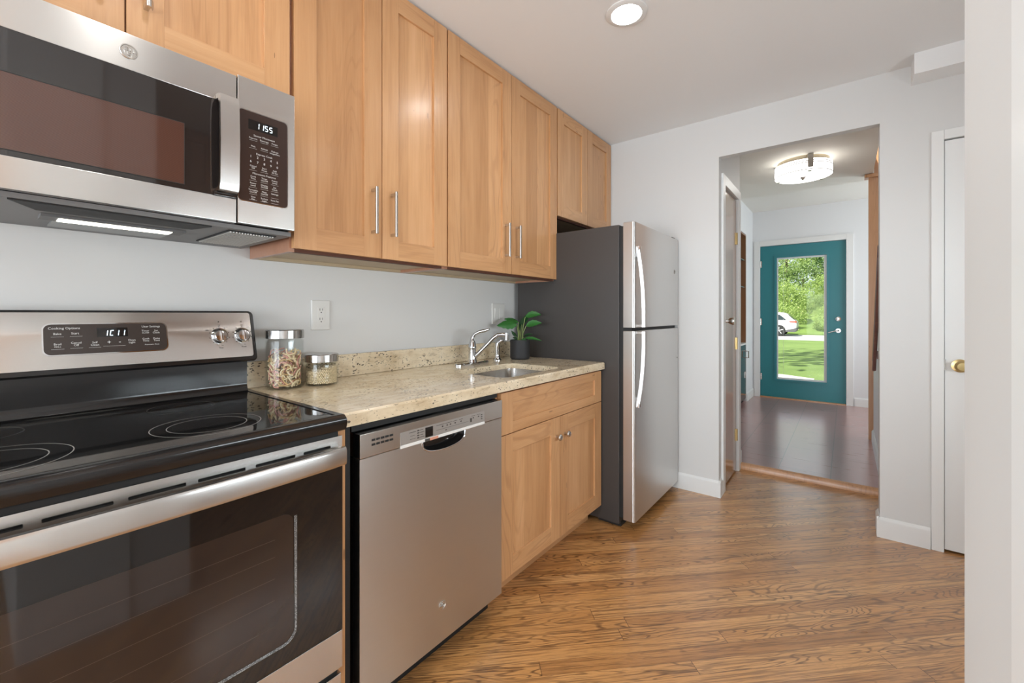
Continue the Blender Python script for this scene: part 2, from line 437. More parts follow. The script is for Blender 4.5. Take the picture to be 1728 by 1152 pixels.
_font = {}
def text_geo(t):
    if t not in _font:
        cu = bpy.data.curves.new('t', 'FONT'); cu.body = t; cu.size = 1; cu.align_x = 'CENTER'; cu.align_y = 'CENTER'; cu.resolution_u = 2
        ob = bpy.data.objects.new('t', cu); col.objects.link(ob)
        dg = bpy.context.evaluated_depsgraph_get(); dg.update()
        me = bpy.data.meshes.new_from_object(ob.evaluated_get(dg))
        _font[t] = ([tuple(v.co) for v in me.vertices], [list(p.vertices) for p in me.polygons])
        bpy.data.objects.remove(ob); bpy.data.curves.remove(cu); bpy.data.meshes.remove(me)
    return _font[t]
def write(mb, t, x, y, z, h, m=0, tilt=0.0, wide=1.0):
    """lettering on a face that looks towards +X; (y, z) is the centre, tilt = dx per dz"""
    vs, fs = text_geo(t)
    mb.add([(x+tilt*b*h, y+a*h*wide, z+b*h) for a, b, c in vs], fs, m)
SEG = {'0': 'abcdef', '1': 'bc', '5': 'afgcd', 'C': 'afed', '8': 'abcdefg'}
def seven(mb, ch, x, y, z, w, h, m=0, slant=.12):
    t = h*.11
    def bar(y0, y1, z0, z1):
        mb.add([(x, y+a+(b)*slant, z+b) for a, b in ((y0,z0),(y1,z0),(y1,z1),(y0,z1))], [(0,1,2,3)], m)
    hw, hh = w/2, h/2
    for sgm in SEG[ch]:
        {'a': lambda: bar(-hw+t, hw-t, hh-t, hh), 'd': lambda: bar(-hw+t, hw-t, -hh, -hh+t), 'g': lambda: bar(-hw+t, hw-t, -t/2, t/2),
         'f': lambda: bar(-hw, -hw+t, t*.4, hh-t*.3), 'b': lambda: bar(hw-t, hw, t*.4, hh-t*.3),
         'e': lambda: bar(-hw, -hw+t, -hh+t*.3, -t*.4), 'c': lambda: bar(hw-t, hw, -hh+t*.3, -t*.4)}[sgm]()
def badge(name, x, y, z, r, parent, mats=('nickel',)):
    """round maker's badge: rimmed disc with a swirling monogram in relief"""
    b = MB()
    b.lathe([(r, 0), (r, .0016), (r*.94, .0024), (r*.86, .0024), (r*.82, .0014), (0, .0014)], (x, y, z), 'X', 28)
    for k in range(4):
        a0 = k*PI/2+.4
        pts = []
        for i in range(9):
            u = i/8; a = a0+u*1.9; rr = r*(.12+.50*u*(1.5-.6*u))
            pts.append((x+.0024, y+rr*math.cos(a), z+rr*math.sin(a)))
        b.tube(pts, [r*.05+.03*r*math.sin(PI*i/8) for i in range(9)], 6)
    for k in range(4):
        a = k*PI/2; b.sphere((x+.002, y+r*.72*math.cos(a), z+r*.72*math.sin(a)), r*.055, seg=8)
    return b.build(name, list(mats), parent)

# ================================================================== SHELL
H = 2.44; YB = 2.9736; YP = 3.64; FZ = .04; YD = 6.75; OX0, OX1, OZ = 1.07, 1.853, 2.181
MB_ = MB
fl = MB().box(-.12, 3.07, -3.1, YB, -.10, 0).box(2.0, 3.07, YB, YB+.12, -.10, 0).box(OX0-.1, 2.0, YB, YP-.02, -.10, 0)
struct('floor', fl, 'floor', label='diagonal oak strip floor with dark cathedral grain in the kitchen')
struct('floor_hall', MB().box(.55, 2.9, YP, 6.95, -.10, FZ), 'tile', label='reddish brown rectangular tile floor of the entry hall')
struct('trim_1', MB().prism([(YP-.022,0), (YP-.022,.022), (YP-.012,.038), (YP+.012,.044), (YP+.012,0)], 'X', OX0-.02, 1.9), 'hallwood', label='brown wooden threshold strip between oak floor and hall tile')
def window_wall(name, x0, x1, y0, y1, z1, wy0, wy1, wz0, wz1, mat, label=None):
    m = MB().box(x0,x1,y0,wy0,0,z1).box(x0,x1,wy1,y1,0,z1).box(x0,x1,wy0,wy1,0,wz0).box(x0,x1,wy0,wy1,wz1,z1)
    return struct(name, m, mat, label=label)
def window_x(n, xc, wy0, wy1, wz0, wz1, bars):
    m = MB(); w = .04; a, b = xc-.025, xc+.025
    m.box(a,b,wy0,wy0+w,wz0,wz1).box(a,b,wy1-w,wy1,wz0,wz1).box(a,b,wy0+w,wy1-w,wz0,wz0+w).box(a,b,wy0+w,wy1-w,wz1-w,wz1)
    for k in range(1, bars): y = wy0+(wy1-wy0)*k/bars; m.box(a,b,y-.015,y+.015,wz0+w,wz1-w)
    o = struct('window_%d' % n, m, 'trim')
    MB().box(xc-.002,xc+.002,wy0+w,wy1-w,wz0+w,wz1-w).build('pane', 'glass', o)
window_wall('wall_left', -.12, 0, -3.1, YB+.12, H, -2.05, -.35, .75, 2.2, 'wall', label='white kitchen wall behind the range and counter')
window_x(1, -.06, -2.05, -.35, .75, 2.2, 2)  # invented window, out of view, framing the added left fill light
wb_ = MB().box(0, OX0, YB, YB+.12, 0, H).box(OX0, OX1, YB, YB+.055, OZ, H).box(OX1, 2.093, YB, YB+.12, 0, H).box(2.093, 2.82, YB, YB+.12, 2.035, H).box(2.82, 3.07, YB, YB+.12, 0, H)
wb_.box(2.093, 2.82, YB+.09, YB+.12, 0, 2.035)
struct('wall_back', wb_, 'wall', label='white back wall with the hall opening beside the fridge')
window_wall('wall_right', 2.95, 3.07, -3.1, YB, H, .28, 2.12, .95, 1.35, 'wall')
window_x(2, 3.01, .28, 2.12, .95, 1.35, 3)  # unseen made-up window, lets in the added side fill light
struct('wall_rear', MB().box(0, .1, -3.1, -3.0, 0, H).box(2.5, 2.95, -3.1, -3.0, 0, H).box(.1, 2.5, -3.1, -3.0, 2.35, H).box(.1, 2.5, -3.1, -3.0, 0, .35), 'wall')
pw = MB().box(1.80, 2.95, .10, .578, 0, H)
struct('wall_partition', pw, 'wall', label='white partition wall end close on the right')
struct('ceiling', MB().box(-.12, 3.07, -3.1, YB+.055, H, H+.14), 'ceil', label='smooth white kitchen ceiling')
struct('ceiling_hall', MB().box(.55, 1.905, YB+.12, 5.25, H, 2.66).box(OX0, OX1, YB+.055, YB+.12, H, 2.66).box(.55, 2.92, 5.25, 6.95, 2.585, 2.72).box(1.905, 2.92, YB+.12, 5.25, 3.1, 3.2), 'hallceil', label='textured white hall ceiling around the drum light')
struct('trim_2', MB().box(1.974, 2.95, 2.837, YB, 2.339, H), 'ceil', label='small boxed soffit under the ceiling above the white door')
# passage and hall walls
struct('wall_passage', MB().box(.95, OX0, YB+.12, 3.103, 0, H).box(.95, OX0, 3.557, 3.66, 0, H).box(.95, OX0, 3.103, 3.557, 2.03, H).box(.90, .95, YB+.12, 3.66, 0, H).box(.57, .95, 3.54, 3.66, 0, H), 'wall', label='white passage wall holding the narrow closet door')
struct('wall_hall_left', MB().box(.57, .69, 3.66, 5.36, 0, 2.585).box(.57, .69, 6.245, 6.95, 0, 2.585).box(.57, .69, 5.36, 6.245, 2.205, 2.585).box(.30, .34, 5.3, 6.3, 0, 2.3), 'hallwall', label='cool white hall wall beside the recessed shelves')
struct('wall_door', MB().box(.57, .778, YD, YD+.14, 0, 2.585).box(1.715, 2.92, YD, YD+.14, 0, 2.585).box(.778, 1.715, YD, YD+.14, 2.105, 2.585).box(.778, .795, YD+.068, YD+.14, 0, 2.105).box(1.698, 1.715, YD+.068, YD+.14, 0, 2.105).box(.795, 1.698, YD+.068, YD+.14, 2.088, 2.105), 'hallwall', label='white end wall around the teal front door')
struct('wall_stair', MB().prism([(YB+.12,0), (4.98,0), (4.98,.78), (3.28,2.44), (YB+.12,2.44)], 'X', 1.905, 1.99), 'hallwall', label='white sloping stair wall behind the right jamb')
window_wall('wall_hall_right', 2.80, 2.92, YB+.12, 6.95, 3.1, 5.33, 6.57, .6, 2.3, 'hallwall')
window_x(3, 2.86, 5.33, 6.57, .6, 2.3, 2)
struct('sun_blocker', MB().box(-.5, 3.5, -5.2, -3.1, 2.5, 2.62), 'trim')  # unseen slab added to keep sun out of the rear opening
# baseboards
def bb(name, pts, z=0, h=.105, t=.013):
    """baseboard run along straight segments; each (x0,y0,x1,y1,nx,ny)"""
    m = MB()
    for x0, y0, x1, y1, nx, ny in pts:
        a, b2 = Vector((x0,y0)), Vector((x1,y1)); n = Vector((nx,ny))
        prof = [(0,0), (t,0), (t,h*.84), (t*.55,h*.93), (t*.2,h), (0,h)]
        vs = [(p.x+n.x*d, p.y+n.y*d, z+zz) for p in (a, b2) for d, zz in prof]; k = len(prof)
        m.add(vs, [(i, (i+1)%k, k+(i+1)%k, k+i) for i in range(k)]+[tuple(range(k)), tuple(range(k, 2*k))])
    return struct(name, m, 'trim')
bb('baseboard_back', [(.76, YB, OX0+.0126, YB, 0, -1), (OX1-.0126, YB, 2.045, YB, 0, -1)])
bb('baseboard_passage', [(OX0, YB-.0128, OX0, 3.035, 1, 0), (OX1, YB-.0128, OX1, YB+.12, -1, 0)])
bb('baseboard_hall_left', [(.69, 3.67, .69, 5.34, 1, 0), (.69, 6.26, .69, YD, 1, 0), (OX0, 3.632, OX0, 3.66, 1, 0), (.69, 3.66, OX0, 3.66, 0, 1)], FZ)
bb('baseboard_hall_right', [(1.905, YB+.12, 1.905, 4.98, -1, 0), (1.905, 4.98, 1.99, 4.98, 0, 1)], FZ)
bb('baseboard_entry', [(1.795, YD, 2.80, YD, 0, -1)], FZ)
struct('trim_6', MB().box(1.790, 1.80, .10, .386, 0, H-.001, 0, .0015), 'trim')
bb('baseboard_right', [(2.95, .6, 2.95, YB-.01, -1, 0)])
# casings
def casing(name, u0, u1, top, w, axis, at, sgn, z0=0, t=.016, label=None):
    m = MB()
    for a, b2, c, d in ((u0-w, u0, z0, top+w), (u1, u1+w, z0, top+w), (u0, u1, top, top+w)):
        lo, hi = sorted((at, at+sgn*t))
        if axis == 'Y': m.box(a, b2, lo, hi, c, d, 0, .002)
        else: m.box(lo, hi, a, b2, c, d, 0, .002)
    return struct(name, m, 'trim', label=label)
casing('trim_3', .778, 1.715, 2.105, .07, 'Y', YD, -1, FZ, label='wide white casing around the teal front door')
casing('trim_4', 3.103, 3.557, 2.03, .065, 'X', OX0, 1, .0, .014, label='white casing around the narrow closet door')
casing('trim_5', 2.093, 2.82, 2.035, .046, 'Y', YB, -1, 0, .010, label='white casing of the plain door on the right')

# --- doors
d1 = thing('door_1', 'teal painted front door with a tall clear glass panel', 'door', (1.246, YD+.03, FZ)); d1['kind'] = 'structure'
gy0, gy1, gz0, gz1 = .975, 1.52, .30, 1.935
MB().holed([(.781,FZ+.008),(1.712,FZ+.008),(1.712,2.102),(.781,2.102)], [[(gy0,gz0),(gy1,gz0),(gy1,gz1),(gy0,gz1)]], 'Y', YD+.02, YD+.064).build('door_leaf', 'teal', d1)
mo = MB()
for e, (w, yy) in enumerate(((.026, YD+.006),)):
    mo.holed([(gy0-w,gz0-w),(gy1+w,gz0-w),(gy1+w,gz1+w),(gy0-w,gz1+w)], [[(gy0,gz0),(gy1,gz0),(gy1,gz1),(gy0,gz1)]], 'Y', yy, YD+.021)
mo.build('glazing_bead', 'teal', d1)
MB().holed([(gy0,gz0),(gy1,gz0),(gy1,gz1),(gy0,gz1)], [[(gy0+.014,gz0+.022),(gy1-.03,gz0+.022),(gy1-.03,gz1-.022),(gy0+.014,gz1-.022)]], 'Y', YD+.022, YD+.036).build('white_pane_frame', plain('white_vinyl', (.72,.74,.74), .4), d1)
MB().box(gy0+.014, gy1-.03, YD+.030, YD+.033, gz0+.022, gz1-.022).build('pane', 'glass', d1)
MB().tube([(gy0+.075,YD+.026,gz0+.03),(gy0+.075,YD+.026,gz1-.03)], .0013, 6).build('blind_cord', 'plastic', d1)
lv = MB().lathe([(0,-.012),(.026,-.012),(.030,-.004),(.030,.0)], (1.636,YD+.02,.968), 'Y')
lv.tube([(1.636,YD+.01,.968),(1.636,YD-.03,.968),(1.630,YD-.038,.968),(1.60,YD-.04,.962),(1.535,YD-.036,.940)], [.010,.010,.0095,.008,.006], 12).build('lever_handle', 'nickel', d1)
MB().lathe([(0,-.018),(.010,-.018),(.013,-.012),(.027,-.010),(.029,0)], (1.636,YD+.02,1.115), 'Y').build('deadbolt', 'nickel', d1)
for z in (.32, 1.07, 1.86):
    MB().cyl((.781,YD+.012,z-.045),(.781,YD+.012,z+.045), .007, seg=10).box(.776,.800,YD+.014,YD+.019,z-.044,z+.044).build('hinge', 'nickel', d1)
MB().box(.781,1.712,YD-.02,YD+.12,FZ-.03,FZ+.012,0,.003).build('sill', 'hallwood', d1)

d2 = thing('door_2', 'narrow varnished brown closet door in the passage', 'door', (OX0-.02, 3.33, 0)); d2['kind'] = 'structure'
MB().box(OX0-.042, OX0-.006, 3.108, 3.552, .012, 2.024, 0, .002).build('door_leaf', 'darkwood', d2)
MB().lathe([(0,.0),(.030,.0),(.030,.004),(.012,.010),(.010,.022),(.020,.034),(.026,.052),(.024,.062),(.0,.064)], (OX0-.006,3.165,1.128), 'X', 24).build('door_knob', 'nickel', d2)
for i, z in enumerate((.272, .955, 1.738)):
    h_ = MB().cyl((OX0-.002,3.555,z-.044),(OX0-.002,3.555,z+.044), .007, seg=10)
    h_.box(OX0-.007,OX0-.004,3.536,3.553,z-.044,z+.044)
    h_.build('hinge', 'brass', d2)
d3 = thing('door_3', 'plain white slab door with a brass knob at the right', 'door', (2.45, YB+.03, 0)); d3['kind'] = 'structure'
MB().box(2.0965, 2.8165, YB+.006, YB+.044, .012, 2.030, 0, .0015).build('door_leaf', 'trim', d3)
MB().lathe([(0,-.058),(.018,-.057),(.026,-.048),(.026,-.040),(.014,-.028),(.011,-.012),(.018,-.008),(.032,-.005),(.032,0)], (2.150,YB+.006,.922), 'Y', 28).build('door_knob', 'brass', d3)
MB().box(2.0935,2.0990,YB-.004,YB+.006,.90,.95).build('latch_plate', 'nickel', d3)

# ================================================================== CABINETS
def shaker(m, y0, y1, z0, z1, xb, xf, st=.0745, rail=.0745, rec=.009, hor=False):
    """adds a recessed panel door facing +X: slots 0 upright, 1 level, 2 panel"""
    b = .0014
    m.box(xb, xf, y0, y0+st, z0, z1, 0, b); m.box(xb, xf, y1-st, y1, z0, z1, 0, b)
    m.box(xb, xf-.0003, y0+st-.001, y1-st+.001, z0, z0+rail, 1, b); m.box(xb, xf-.0003, y0+st-.001, y1-st+.001, z1-rail, z1, 1, b)
    m.box(xb+.002, xf-rec, y0+st-.004, y1-st+.004, z0+rail-.004, z1-rail+.004, 2)
def bar_pull(y, z0, z1, xf, parent):
    m = MB(); s = .0052
    m.tube([(xf+.030, y, z0),(xf+.030, y, z1)], [.0062, .0062], 12)
    for z in (z0+.009, z1-.009): m.box(xf, xf+.030, y-s, y+s, z-s, z+s, 0, .001)
    return m.build('handle', 'nickel', parent)
XF = .33
def upper(name, label, y0, y1, ys, z0, z1, pulls, group, xf=XF, x0=.0015, local=None, under=True):
    t = thing(name, label, 'cabinet', (x0, y0, z0) if local is None else local[0], group, 0 if local is None else local[1])
    rel = local is None
    m = MB(); th = .016; xb = xf-.021
    zb = z0+.012
    # open-bottomed box: sides, top, recessed bottom, back, face frame
    m.box(x0, xb, y0, y0+th, z0, z1, 0); m.box(x0, xb, y1-th, y1, z0, z1, 0)
    m.box(x0, xb, y0+th, y1-th, zb, zb+.016, 2); m.box(x0, xb, y0+th, y1-th, z1-th, z1, 0)
    m.box(x0, x0+.008, y0+th, y1-th, zb+.016, z1-th, 2)
    m.box(xb-.02, xb, y0+th, y1-th, zb-.012, zb+.03, 1); m.box(xb-.02, xb, (y0+y1)/2-.02, (y0+y1)/2+.02, zb+.03, z1-th, 0)
    m.box(x0+.0, x0+.02, y0+th, y1-th, z0, zb, 2)
    m.build('carcass', ['carc', 'gap', 'under'], t, rel=rel)
    for i, (a, b2) in enumerate(ys):
        dm = MB(); shaker(dm, a+.0015, b2-.0015, z0+.010, z1-.006, xb+.001, xf)
        d = dm.build('door', ['wv', 'wh', 'wp'], t, rel=rel)
        if pulls and pulls[i] is not None:
            pm = MB(); y = pulls[i]
            pm.tube([(xf+.030, y, pulls[2]),(xf+.030, y, pulls[3])], .0062, 12)
            for z in (pulls[2]+.009, pulls[3]-.009): pm.box(xf-.0005, xf+.030, y-.0052, y+.0052, z-.0052, z+.0052, 0, .001)
            pm.build('handle', 'nickel', d, rel=rel)
    return t
UG = 'cherry wall cabinets along the left wall'
ZT = H-.004
upper('wall_cabinet', 'cherry wall cabinet directly above the microwave, cut by the frame top', -.155, .634, [(-.152,.2385),(.2385,.630)], 1.832, ZT, (.198,.277,1.93,2.11), UG)
upper('wall_cabinet', 'tall cherry wall cabinet right next to the microwave, two pulls low in the middle', .636, 1.3055, [(.640,.969),(.969,1.304)], 1.374, ZT, (.926,1.012,1.468,1.64), UG)
upper('wall_cabinet', 'tall cherry wall cabinet over the sink, next to the fridge', 1.307, 2.213, [(1.309,1.7655),(1.7655,2.211)], 1.374, ZT, (1.711,1.802,1.468,1.64), UG)
upper('wall_cabinet', 'short cherry wall cabinet above the fridge, without pulls', 2.215, 2.970, [(2.219,2.598),(2.598,2.967)], 1.765, ZT, None, UG)

# ================================================================== MICROWAVE
MX = .41
mw = thing('microwave', 'stainless over-the-range microwave with dark glass door under the wall cabinet', 'microwave', (.003, .2285, 1.405))
Y0, Y1, YS = -.150, .607, .4525
b = MB(); b.box(.003, .366, Y0, Y1, 1.412, 1.828, 0)
b.box(.003, .389, Y0+.002, Y1-.002, 1.408, 1.4195, 0).box(.003, .366, Y0, Y1, 1.4195, 1.424, 0)
body = b.build('body', plain('grey_hood_enamel', (.17,.17,.17), .45), mw)
# underside parts
u = MB(); u.prism([(.292,.095),(.384,.050),(.384,.402),(.300,.380)], 'Z', 1.4045, 1.409, 0); u.build('hood_recess', 'dark', mw)
u = MB(); u.box(.183,.246,.105,.382,1.4015,1.4085,0,.001); lf = u.build('lamp_holder', plain('grey_lamp_frame', (.13,.13,.13), .5), mw)
MB().box(.192,.236,.135,.353,1.3995,1.402).build('lamp_lens', 'lens', lf)
MB().box(.066,.174,.130,.362,1.4035,1.4085,0,.001).build('filter_panel', plain('grey_filter', (.30,.31,.31), .35, .6), mw)
g_ = MB(); g_.box(.090,.362,.448,.574,1.4050,1.4085,0)
for i in range(16):
    yy = .4535+i*.0074; g_.box(.096, .356, yy, yy+.0042, 1.4020, 1.4055, 1)
g_.build('vent_grille', ['dark', plain('aluminium_mesh', (.62,.60,.57), .4, .7)], mw)
# door: bands, glass, handle
dm = MB()
dm.box(.366, MX-.002, Y0, YS-.001, 1.423, 1.820, 2)
dm.box(.37, MX, Y0, YS-.001, 1.737, 1.820, 0, .002); dm.box(.37, MX, Y0, YS-.001, 1.4205, 1.486, 0, .002)
md = dm.build('door', ['steel', 'black', 'dark'], mw)
MB().box(.37, MX-.0005, Y0+.0015, YS-.0025, 1.486, 1.737).build('door_glass', 'mwglass', md)
wf = MB().holed([(Y0+.03,1.497),(.336,1.497),(.336,1.651),(Y0+.03,1.651)], [[(Y0+.0315,1.4985),(.3345,1.4985),(.3345,1.6495),(Y0+.0315,1.6495)]], 'X', MX-.0007, MX+.0004)
wf.build('window_outline', 'dark', md)
def window_mesh():
    g = G('perforated_screen'); s = g.sep(g.obj())
    k = g.math('SINE', g.math('MULTIPLY', s[2], 3200.0))
    g.p(Base_Color=g.mix(g.maprange(k, -1, 1, 0, 1), (.060,.028,.020), (.12,.055,.040)), Roughness=.07, Coat_Weight=.4); return g.m
MB().box(MX-.001, MX+.0002, Y0+.0315, .3345, 1.4985, 1.6495).build('window_screen', window_mesh(), md)
hm = MB()
hp = [(MX+.002,1.492),(MX+.030,1.497),(MX+.036,1.515),(MX+.040,1.62),(MX+.036,1.725),(MX+.030,1.745),(MX+.002,1.750),(MX+.002,1.738),(MX+.020,1.734),(MX+.027,1.715),(MX+.030,1.62),(MX+.027,1.525),(MX+.020,1.507),(MX+.002,1.503)]
hm.prism(hp, 'Y', .402, .446, 0); hm.box(MX, MX+.008, .398, .450, 1.486, 1.496, 1)
hm.build('handle', ['steel', 'blackgloss'], md)
badge('badge', MX, .230, 1.778, .0165, md)
cp = MB()
cp.box(.366, MX, YS+.001, Y1, 1.4225, 1.826, 0, .0025)
ctl = cp.build('control_panel', ['steel'], mw)
MB().prism(rrect(YS+.002, .584, 1.486, 1.735, .010), 'X', MX-.002, MX+.0012).build('keypad', 'panelbrown', ctl)
MB().holed(rrect(YS+.002, .5865, 1.4835, 1.7375, .012), [rrect(YS+.0025, .584, 1.486, 1.735, .010)], 'X', MX-.001, MX+.0016).build('keypad_rim', 'chrome', ctl)
MB().box(MX, MX+.0015, .480, .557, 1.687, 1.714).build('display', 'black', ctl)
xk = MX+.0018
dg_ = MB()
for ch, y in (('1', .5035), ('1', .5155), ('5', .5265), ('5', .5385)): seven(dg_, ch, xk, y, 1.7005, .0085, .0155, 0, .08)
dg_.build('clock_digits', 'led', ctl)
tx = MB(); C3 = (.492, .521, .549); h = .0062
write(tx, 'Sensor Microwave', xk-.0003, .521, 1.672, .0075)
for y, t in zip(C3, ('Popcorn','Beverage','Potato')): write(tx, t, xk-.0003, y, 1.663, h)
for y, t in zip(C3, ('Melt','Reheat','Defrost')): write(tx, t, xk-.0003, y, 1.641, h)
write(tx, 'Weight/Time', xk-.0003, .549, 1.6345, .0052)
write(tx, 'Express Cook', xk-.0003, .521, 1.622, .0075)
for i in range(5):
    y = .486+i*.0175
    write(tx, '12345'[i], xk-.0003, y, 1.612, .0092); write(tx, '67890'[i], xk-.0003, y, 1.598, .0092)
for y, (a, c) in zip(C3, (('Cancel','Off'),('Start','Pause'),('Add','30 Sec'))): write(tx, a, xk-.0003, y, 1.586, h); write(tx, c, xk-.0003, y, 1.580, h)
write(tx, 'Microwave Features', xk-.0003, .521, 1.566, .0075)
rows = ((('Cook','Time'),('Timer','On/Off'),('Power','Level')), (('Power','Level'),('Display','On/Off'),('Set','Clock')),
        (('Turntable','On/Off'),('Mute','On/Off'),('Settings','')), (('Vent','Fan'),('Surface','Light'),('Vent Fan','')))
for r, z in zip(rows, (1.557, 1.538, 1.519, 1.500)):
    for y, (a, c) in zip(C3, r):
        write(tx, a, xk-.0003, y, z, h)
        if c: write(tx, c, xk-.0003, y, z-.006, h)
for z in (1.657, 1.635, 1.574, 1.545, 1.526, 1.507, 1.4915):
    for y in C3: tx.add([(xk-.0003, y-.010, z), (xk-.0003, y+.010, z), (xk-.0003, y+.010, z+.0004), (xk-.0003, y-.010, z+.0004)], [(0,1,2,3)])
tx.build('keypad_lettering', 'ink', ctl)

# ================================================================== RANGE
rg = thing('range', 'stainless electric range with black glass cooktop and control backguard', 'stove', (.35, .2285, 0))
RY0, RY1 = -.152, .607
ZC = .910
MB().box(.03, .640, RY0+.002, RY1-.002, .03, .868).box(.06, .60, RY0+.03, RY1-.03, .0, .03).build('body', 'charcoal', rg)
# cooktop : frame with rounded front + glass
ct = MB()
ct.prism([(.055,.868),(.672,.868),(.690,.875),(.697,.893),(.695,.903),(.684,ZC+.002),(.668,ZC+.003),(.662,ZC-.0005),(.11,ZC-.0005),(.10,ZC+.003),(.055,ZC+.004)], 'Y', RY0, RY1, 0)
for a, c in ((RY0, RY0+.018), (RY1-.018, RY1)): ct.box(.095, .672, a, c, ZC-.004, ZC+.003, 0, .0015)
cooktop = ct.build('cooktop', 'blackgloss', rg)
def speck():
    g = G('speckled_ceramic_glass'); vo = g.voro(g.obj(), 420)
    sp = g.math('MULTIPLY', g.math('LESS_THAN', vo['Distance'], .16), g.math('GREATER_THAN', g.sep(vo['Color'])[0], .55))
    g.p(Base_Color=g.mix(g.math('MULTIPLY', sp, .5), (.008,.008,.008), (.10,.09,.08)), Roughness=.035, Specular_IOR_Level=.42); return g.m
MB().box(.108, .664, RY0+.019, RY1-.019, ZC-.004, ZC+.0006).build('ceramic_glass', speck(), cooktop)
def ring(m, x, y, r, w=.0008):
    n = 64
    vs = [(x+rr*math.cos(2*PI*j/n), y+rr*math.sin(2*PI*j/n), ZC+.0010) for rr in (r-w, r+w) for j in range(n)]
    m.add(vs, [(j, (j+1)%n, n+(j+1)%n, n+j) for j in range(n)])
for nm, x, y, rs in (('burner_ring', .515, .355, (.108,.078)), ('burner_ring', .512, .012, (.118,.085)), ('burner_ring', .235, .375, (.076,)), ('burner_ring', .235, .005, (.076,))):
    m = MB()
    for r in rs: ring(m, x, y, r)
    m.build(nm, plain('grey_ring_print', (.30,.28,.26), .4) if x > .3 else plain('faint_ring_print', (.06,.055,.05), .3), cooktop)
# backguard
bg = MB()
bg.prism([(.004,.90),(.098,.913),(.092,.922),(.0886,.932),(.0885,.938),(.0890,1.012),(.004,1.012)], 'Y', RY0+.004, RY1-.012, 0)
bgo = bg.build('backguard', 'blackgloss', rg)
MB().prism(rrect(RY0-.014, .626, 1.012, 1.184, .016), 'X', .03, .078, 0, .006).build('control_housing', 'blackgloss', bgo)
sp_ = MB().prism(rrect(RY0-.002, .612, 1.030, 1.178, .008), 'X', .07, .0805)
face = sp_.build('steel_face', 'steel', bgo)
xf = .0805
MB().prism(rrect(.119, .379, 1.064, 1.149, .016), 'X', xf-.004, xf+.0012).build('display_rim', 'chrome', face)
dp = MB().prism(rrect(.122, .376, 1.067, 1.146, .014), 'X', xf-.004, xf+.0020).build('display_panel', 'panelgrey', face)
MB().box(xf, xf+.0025, .2225, .287, 1.110, 1.135).build('display', 'black', dp)
dg_ = MB(); xd = xf+.0028
for ch, y in (('1', .2405), ('C', .2535), ('1', .2640), ('1', .2765)): seven(dg_, ch, xd, y, 1.1205, .0085, .0150, 0, .14)
dg_.build('clock_digits', 'led', dp)
tx = MB(); xt = xf+.0022
write(tx, 'Cooking Options', xt, .160, 1.1355, .0085); write(tx, 'User Settings', xt, .340, 1.1365, .0080)
for t, y, z, hh in (('Bake',.147,1.121,.0078),('Start',.180,1.1215,.0078),('Broil',.147,1.094,.0074),('Hi/Lo',.147,1.0875,.0055),('Cancel',.1815,1.0965,.0074),('Off',.1815,1.090,.0074),
                    ('Self',.2175,1.0955,.0074),('Clean',.2175,1.089,.0074),('+',.2465,1.0945,.015),('-',.2690,1.0955,.016),('Oven',.295,1.0985,.0074),('Light',.295,1.092,.0074),
                    ('Timer',.3265,1.1240,.0070),('On/Off',.3265,1.1180,.0055),('Set',.3515,1.1240,.0070),('Clock',.3515,1.1180,.0070),('Cook',.3265,1.101,.0070),('Time',.3265,1.095,.0070),
                    ('Delay',.3515,1.101,.0070),('Time',.3515,1.095,.0070),('Automatic Oven',.340,1.0840,.0050)):
    write(tx, t, xt, y, z, hh)
for y, z in ((.147,1.113),(.182,1.1135),(.147,1.081),(.182,1.082),(.2175,1.082),(.246,1.084),(.269,1.084)):
    tx.add([(xt, y-.012, z), (xt, y+.012, z), (xt, y+.012, z+.0004), (xt, y-.012, z+.0004)], [(0,1,2,3)])
tx.build('panel_lettering', 'ink', dp)
for i, (y, sub) in enumerate(((.516,'Rear'),(.583,'Front'),(-.058,'Front'),(-.125,'Rear'))):
    k = MB(); z = 1.103
    k.lathe([(.0245,0),(.0245,.003),(.022,.005),(.0205,.006),(.0190,.016),(.0165,.019),(0,.0195)], (xf, y, z), 'X', 32)
    k.box(xf+.012, xf+.028, y-.004, y+.004, z-.0175, z+.0175, 0, .002)
    k.build('knob', 'chrome', bgo)
    l = MB(); xl = xf+.0006
    write(l, sub, xl, y+.002, z-.0400, .0065); write(l, 'Off', xl, y, z+.0330, .0060)
    for a in range(-140, 141, 35):
        aa = R(a); cy, cz = y-.0285*math.sin(aa), z+.0285*math.cos(aa)
        l.box(xl-.0004, xl, cy-.0012, cy+.0012, cz-.0012, cz+.0012)
    l.box(xl-.0004, xl, y-.0016, y+.0016, z+.0435, z+.047)
    write(l, 'Hi', xl, y+.022, z+.026, .0055); write(l, 'Lo', xl, y+.006, z-.032, .0050)
    if sub == 'Rear': write(l, 'Melt', xl, y-.034, z+.018, .0050)
    l.build('dial_lettering', 'inkdark', face)
def lean(o):
    for v in o.data.vertices: v.co.x += (1.10-v.co.z)*.27
    for c in o.children: lean(c)
for c in bgo.children: lean(c)
